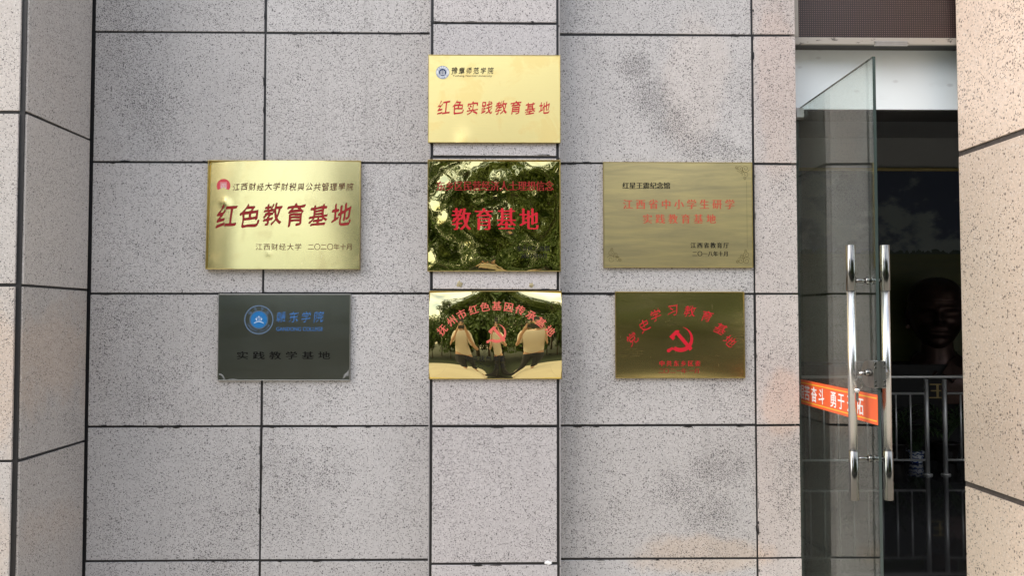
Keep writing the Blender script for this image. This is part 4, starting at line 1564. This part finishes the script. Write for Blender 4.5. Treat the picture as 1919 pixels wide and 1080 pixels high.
kinds = [tree_meshes(11, 7.5, 2.5, 5200, M_L1), tree_meshes(12, 6.8, 2.4, 5200, M_L2), tree_meshes(13, 8.2, 2.7, 5200, M_L1)]
shrub = tree_meshes(14, 2.3, 1.3, 3000, M_L1)


def plant_tree(name, label, cat, ms, x, y, rot, sc_, group):
    t = thing(name, label, cat, (x, y, -0.02), group)
    t.rotation_euler = (0, 0, rot)
    t.scale = (sc_, sc_, sc_)
    for nm, me in ms:
        o = bpy.data.objects.new(nm, me)
        COL.objects.link(o)
        o.parent = t


TREES = [(-1.3, -15.5, 0, 1.0), (1.4, -14.2, 1, 1.0), (3.6, -15.2, 2, .95), (6.8, -14.5, 0, 1.0), (10.2, -15.5, 1, 1.05), (14, -15, 2, 1), (18, -17, 0, 1.1),
         (1.2, -20, 2, 1.15), (3.5, -21, 0, 1.2), (8, -21, 1, 1.2), (13, -22, 2, 1.2), (-7.6, -10.8, 0, .95), (-10.0, -9.4, 2, 1.0), (-16, -21, 0, .9), (-21, -20, 2, .9)]
for i, (x, y, kd, s_) in enumerate(TREES):
    plant_tree('broadleaf_tree', 'leafy green tree across the forecourt, mirrored in the polished brass plaques', 'tree', kinds[kd], x, y, i * 1.7, s_, 'trees across the forecourt')
for i in range(26):
    plant_tree('shrub', 'low green shrub under the trees, mirrored in the brass plaques', 'shrub', shrub, -13 + (i // 2) * 2.1 + (i % 2) * .9, -8.0 - (i % 2) * 1.3 - (i % 3) * .3, i * 2.1, .9 + .15 * (i % 3), 'shrubs across the forecourt')

# photographer ------------------------------------------------------
M_SKIN = plain('skin', (0.42, 0.25, 0.17), 0.5, var=0.05)
M_SHIRT = plain('beige_cotton', (0.55, 0.48, 0.40), 0.8, var=0.08, bump=.3, bscale=30)
M_PANTS = plain('dark_trousers', (0.02, 0.022, 0.03), 0.8)
M_HAIR = plain('black_hair', (0.01, 0.009, 0.009), 0.5)


def skin_mesh(name, joints, edges, mat, parent, root, sub=2):
    me = bpy.data.meshes.new(name)
    keys_ = list(joints)
    me.from_pydata([joints[k_][0] for k_ in keys_], [(keys_.index(a), keys_.index(b)) for a, b in edges], [])
    o = bpy.data.objects.new(name, me)
    COL.objects.link(o)
    o.modifiers.new('skin', 'SKIN')
    for i, k_ in enumerate(keys_):
        r_ = joints[k_][1]
        sv = me.skin_vertices[0].data[i]
        sv.radius = r_ if isinstance(r_, tuple) else (r_, r_)
        sv.use_root = (k_ == root)
    s_ = o.modifiers.new('sub', 'SUBSURF')
    s_.levels = s_.render_levels = sub
    dg = bpy.context.evaluated_depsgraph_get()
    m2 = bpy.data.meshes.new_from_object(o.evaluated_get(dg))
    bpy.data.objects.remove(o)
    bm = bmesh.new()
    bm.from_mesh(m2)
    return mesh_obj(name, bm, mat, parent, True)


py_ = -D - 0.48
per = thing('person', 'person in a beige shirt raising both arms to hold up a phone, mirrored in brass', 'person', (0.0, py_, -0.02))
J = {}
J['pelvis'] = ((0, py_, .92), (.15, .11))
J['waist'] = ((0, py_, 1.06), (.135, .10))
J['chest'] = ((0, py_ + .01, 1.24), (.155, .11))
J['top'] = ((0, py_, 1.36), (.10, .075))
J['neck'] = ((0, py_ + .01, 1.44), .052)
J['jaw'] = ((0, py_ + .05, 1.51), (.058, .068))
J['head'] = ((0, py_ + .035, 1.59), (.074, .092))
J['crown'] = ((0, py_ + .025, 1.665), (.055, .07))
E_ = [('pelvis', 'waist'), ('waist', 'chest'), ('chest', 'top'), ('top', 'neck'), ('neck', 'jaw'), ('jaw', 'head'), ('head', 'crown')]
for s, n_ in ((-1, 'l'), (1, 'r')):
    J['sh' + n_] = ((s * .17, py_, 1.34), .062)
    J['el' + n_] = ((s * .33, py_ + .10, 1.16), .042)
    J['wr' + n_] = ((s * .12, py_ + .33, 1.42), .029)
    J['pa' + n_] = ((s * .095, py_ + .40, 1.475), (.020, .036))
    J['hip' + n_] = ((s * .095, py_, .84), .095)
    J['kn' + n_] = ((s * .11, py_ + .02, .47), .058)
    J['an' + n_] = ((s * .12, py_ - .02, .08), .04)
    J['toe' + n_] = ((s * .13, py_ + .16, .035), (.045, .03))
    E_ += [('top', 'sh' + n_), ('sh' + n_, 'el' + n_), ('el' + n_, 'wr' + n_), ('wr' + n_, 'pa' + n_), ('pelvis', 'hip' + n_), ('hip' + n_, 'kn' + n_), ('kn' + n_, 'an' + n_), ('an' + n_, 'toe' + n_)]
skin_mesh('body', J, E_, M_SKIN, per, 'pelvis')
for s in (-1, 1):
    b_ = None
    FJ, FE = {'p': ((s * .097, py_ + .395, 1.47), .02)}, []
    for i, (dz, ln_) in enumerate(((.045, .07), (.025, .078), (.004, .074), (-.016, .06))):
        a = Vector((s * .10, py_ + .42, 1.475 + dz * .8))
        FJ[f'a{i}'] = (tuple(a), .0095)
        FJ[f'b{i}'] = ((s * .092, py_ + .42 + ln_ * .35, 1.478 + dz), .009)
        FJ[f'c{i}'] = ((s * (.092 - ln_ * .5), py_ + .425 + ln_ * .36, 1.482 + dz), .008)
        FE += [('p', f'a{i}'), (f'a{i}', f'b{i}'), (f'b{i}', f'c{i}')]
    FJ['t1'] = ((s * .085, py_ + .39, 1.455), .011)
    FJ['t2'] = ((s * .06, py_ + .415, 1.44), .010)
    FE += [('p', 't1'), ('t1', 't2')]
    skin_mesh('hand', FJ, FE, M_SKIN, per, 'p')
SJ = {'hem': ((0, py_, .86), (.178, .135)), 'waist': ((0, py_, 1.05), (.168, .128)), 'chest': ((0, py_ + .01, 1.24), (.182, .132)), 'top': ((0, py_, 1.365), (.115, .086)),
      'col': ((0, py_ + .005, 1.405), (.072, .066))}
SE = [('hem', 'waist'), ('waist', 'chest'), ('chest', 'top'), ('top', 'col')]
for s, n_ in ((-1, 'l'), (1, 'r')):
    SJ['s' + n_] = ((s * .175, py_, 1.345), .078)
    SJ['e' + n_] = ((s * .27, py_ + .06, 1.235), .074)
    SE += [('top', 's' + n_), ('s' + n_, 'e' + n_)]
skin_mesh('shirt', SJ, SE, M_SHIRT, per, 'hem')
TJ = {'w': ((0, py_, .95), (.158, .12)), 'p': ((0, py_, .86), (.165, .125))}
TE = [('w', 'p')]
for s, n_ in ((-1, 'l'), (1, 'r')):
    TJ['h' + n_] = ((s * .10, py_, .78), .105)
    TJ['k' + n_] = ((s * .112, py_ + .02, .46), .078)
    TJ['a' + n_] = ((s * .12, py_ - .015, .10), .066)
    TE += [('p', 'h' + n_), ('h' + n_, 'k' + n_), ('k' + n_, 'a' + n_)]
skin_mesh('trousers', TJ, TE, M_PANTS, per, 'p')
HJ = {'a': ((0, py_ - .035, 1.56), (.075, .06)), 'b': ((0, py_ - .01, 1.655), (.078, .085)), 'c': ((0, py_ + .05, 1.69), (.06, .055))}
skin_mesh('hair', HJ, [('a', 'b'), ('b', 'c')], M_HAIR, per, 'b')
b_ = bmesh.new()
fy = py_ + .118
tube(b_, [(0, fy - .012, 1.60), (0, fy + .012, 1.555), (0, fy - .006, 1.545)], [.007, .014, .008], 8)
mesh_obj('nose', b_, M_SKIN, per)
for s in (-1, 1):
    b_ = bmesh.new()
    bmesh.ops.create_uvsphere(b_, u_segments=12, v_segments=8, radius=.011, matrix=Matrix.Translation((s * .031, fy - .018, 1.598)))
    mesh_obj('eye', b_, M_HAIR, per, True)
    b_ = bmesh.new()
    torus(b_, (s * .078, py_ + .02, 1.585), .022, .008, 'x', 12, 6)
    mesh_obj('ear', b_, M_SKIN, per)
b_ = bmesh.new()
tube(b_, [(-.022, fy - .014, 1.518), (0, fy - .006, 1.516), (.022, fy - .014, 1.518)], [.003, .006, .003], 8)
mesh_obj('mouth', b_, plain('lips', (0.35, .12, .1), .5), per)
pho = thing('phone', 'black phone held up by the person, seen only as a reflection in brass', 'phone', (0, -D - .03, EYE))
b_ = bmesh.new()
box(b_, -.085, .085, -D - .030, -D - .021, EYE - .055, EYE + .025, .004)
mesh_obj('phone_body', b_, M_DARKMET, pho)
b_ = bmesh.new()
for dx, dz in ((-.07, .012), (-.07, -.008)):
    tube(b_, [(dx, -D - .021, EYE + dz), (dx, -D - .0185, EYE + dz)], [.007, .006], 14)
mesh_obj('lens_ring', b_, M_CHROME, pho)

bpy.data.objects.remove(_to)
bpy.data.curves.remove(_tc)
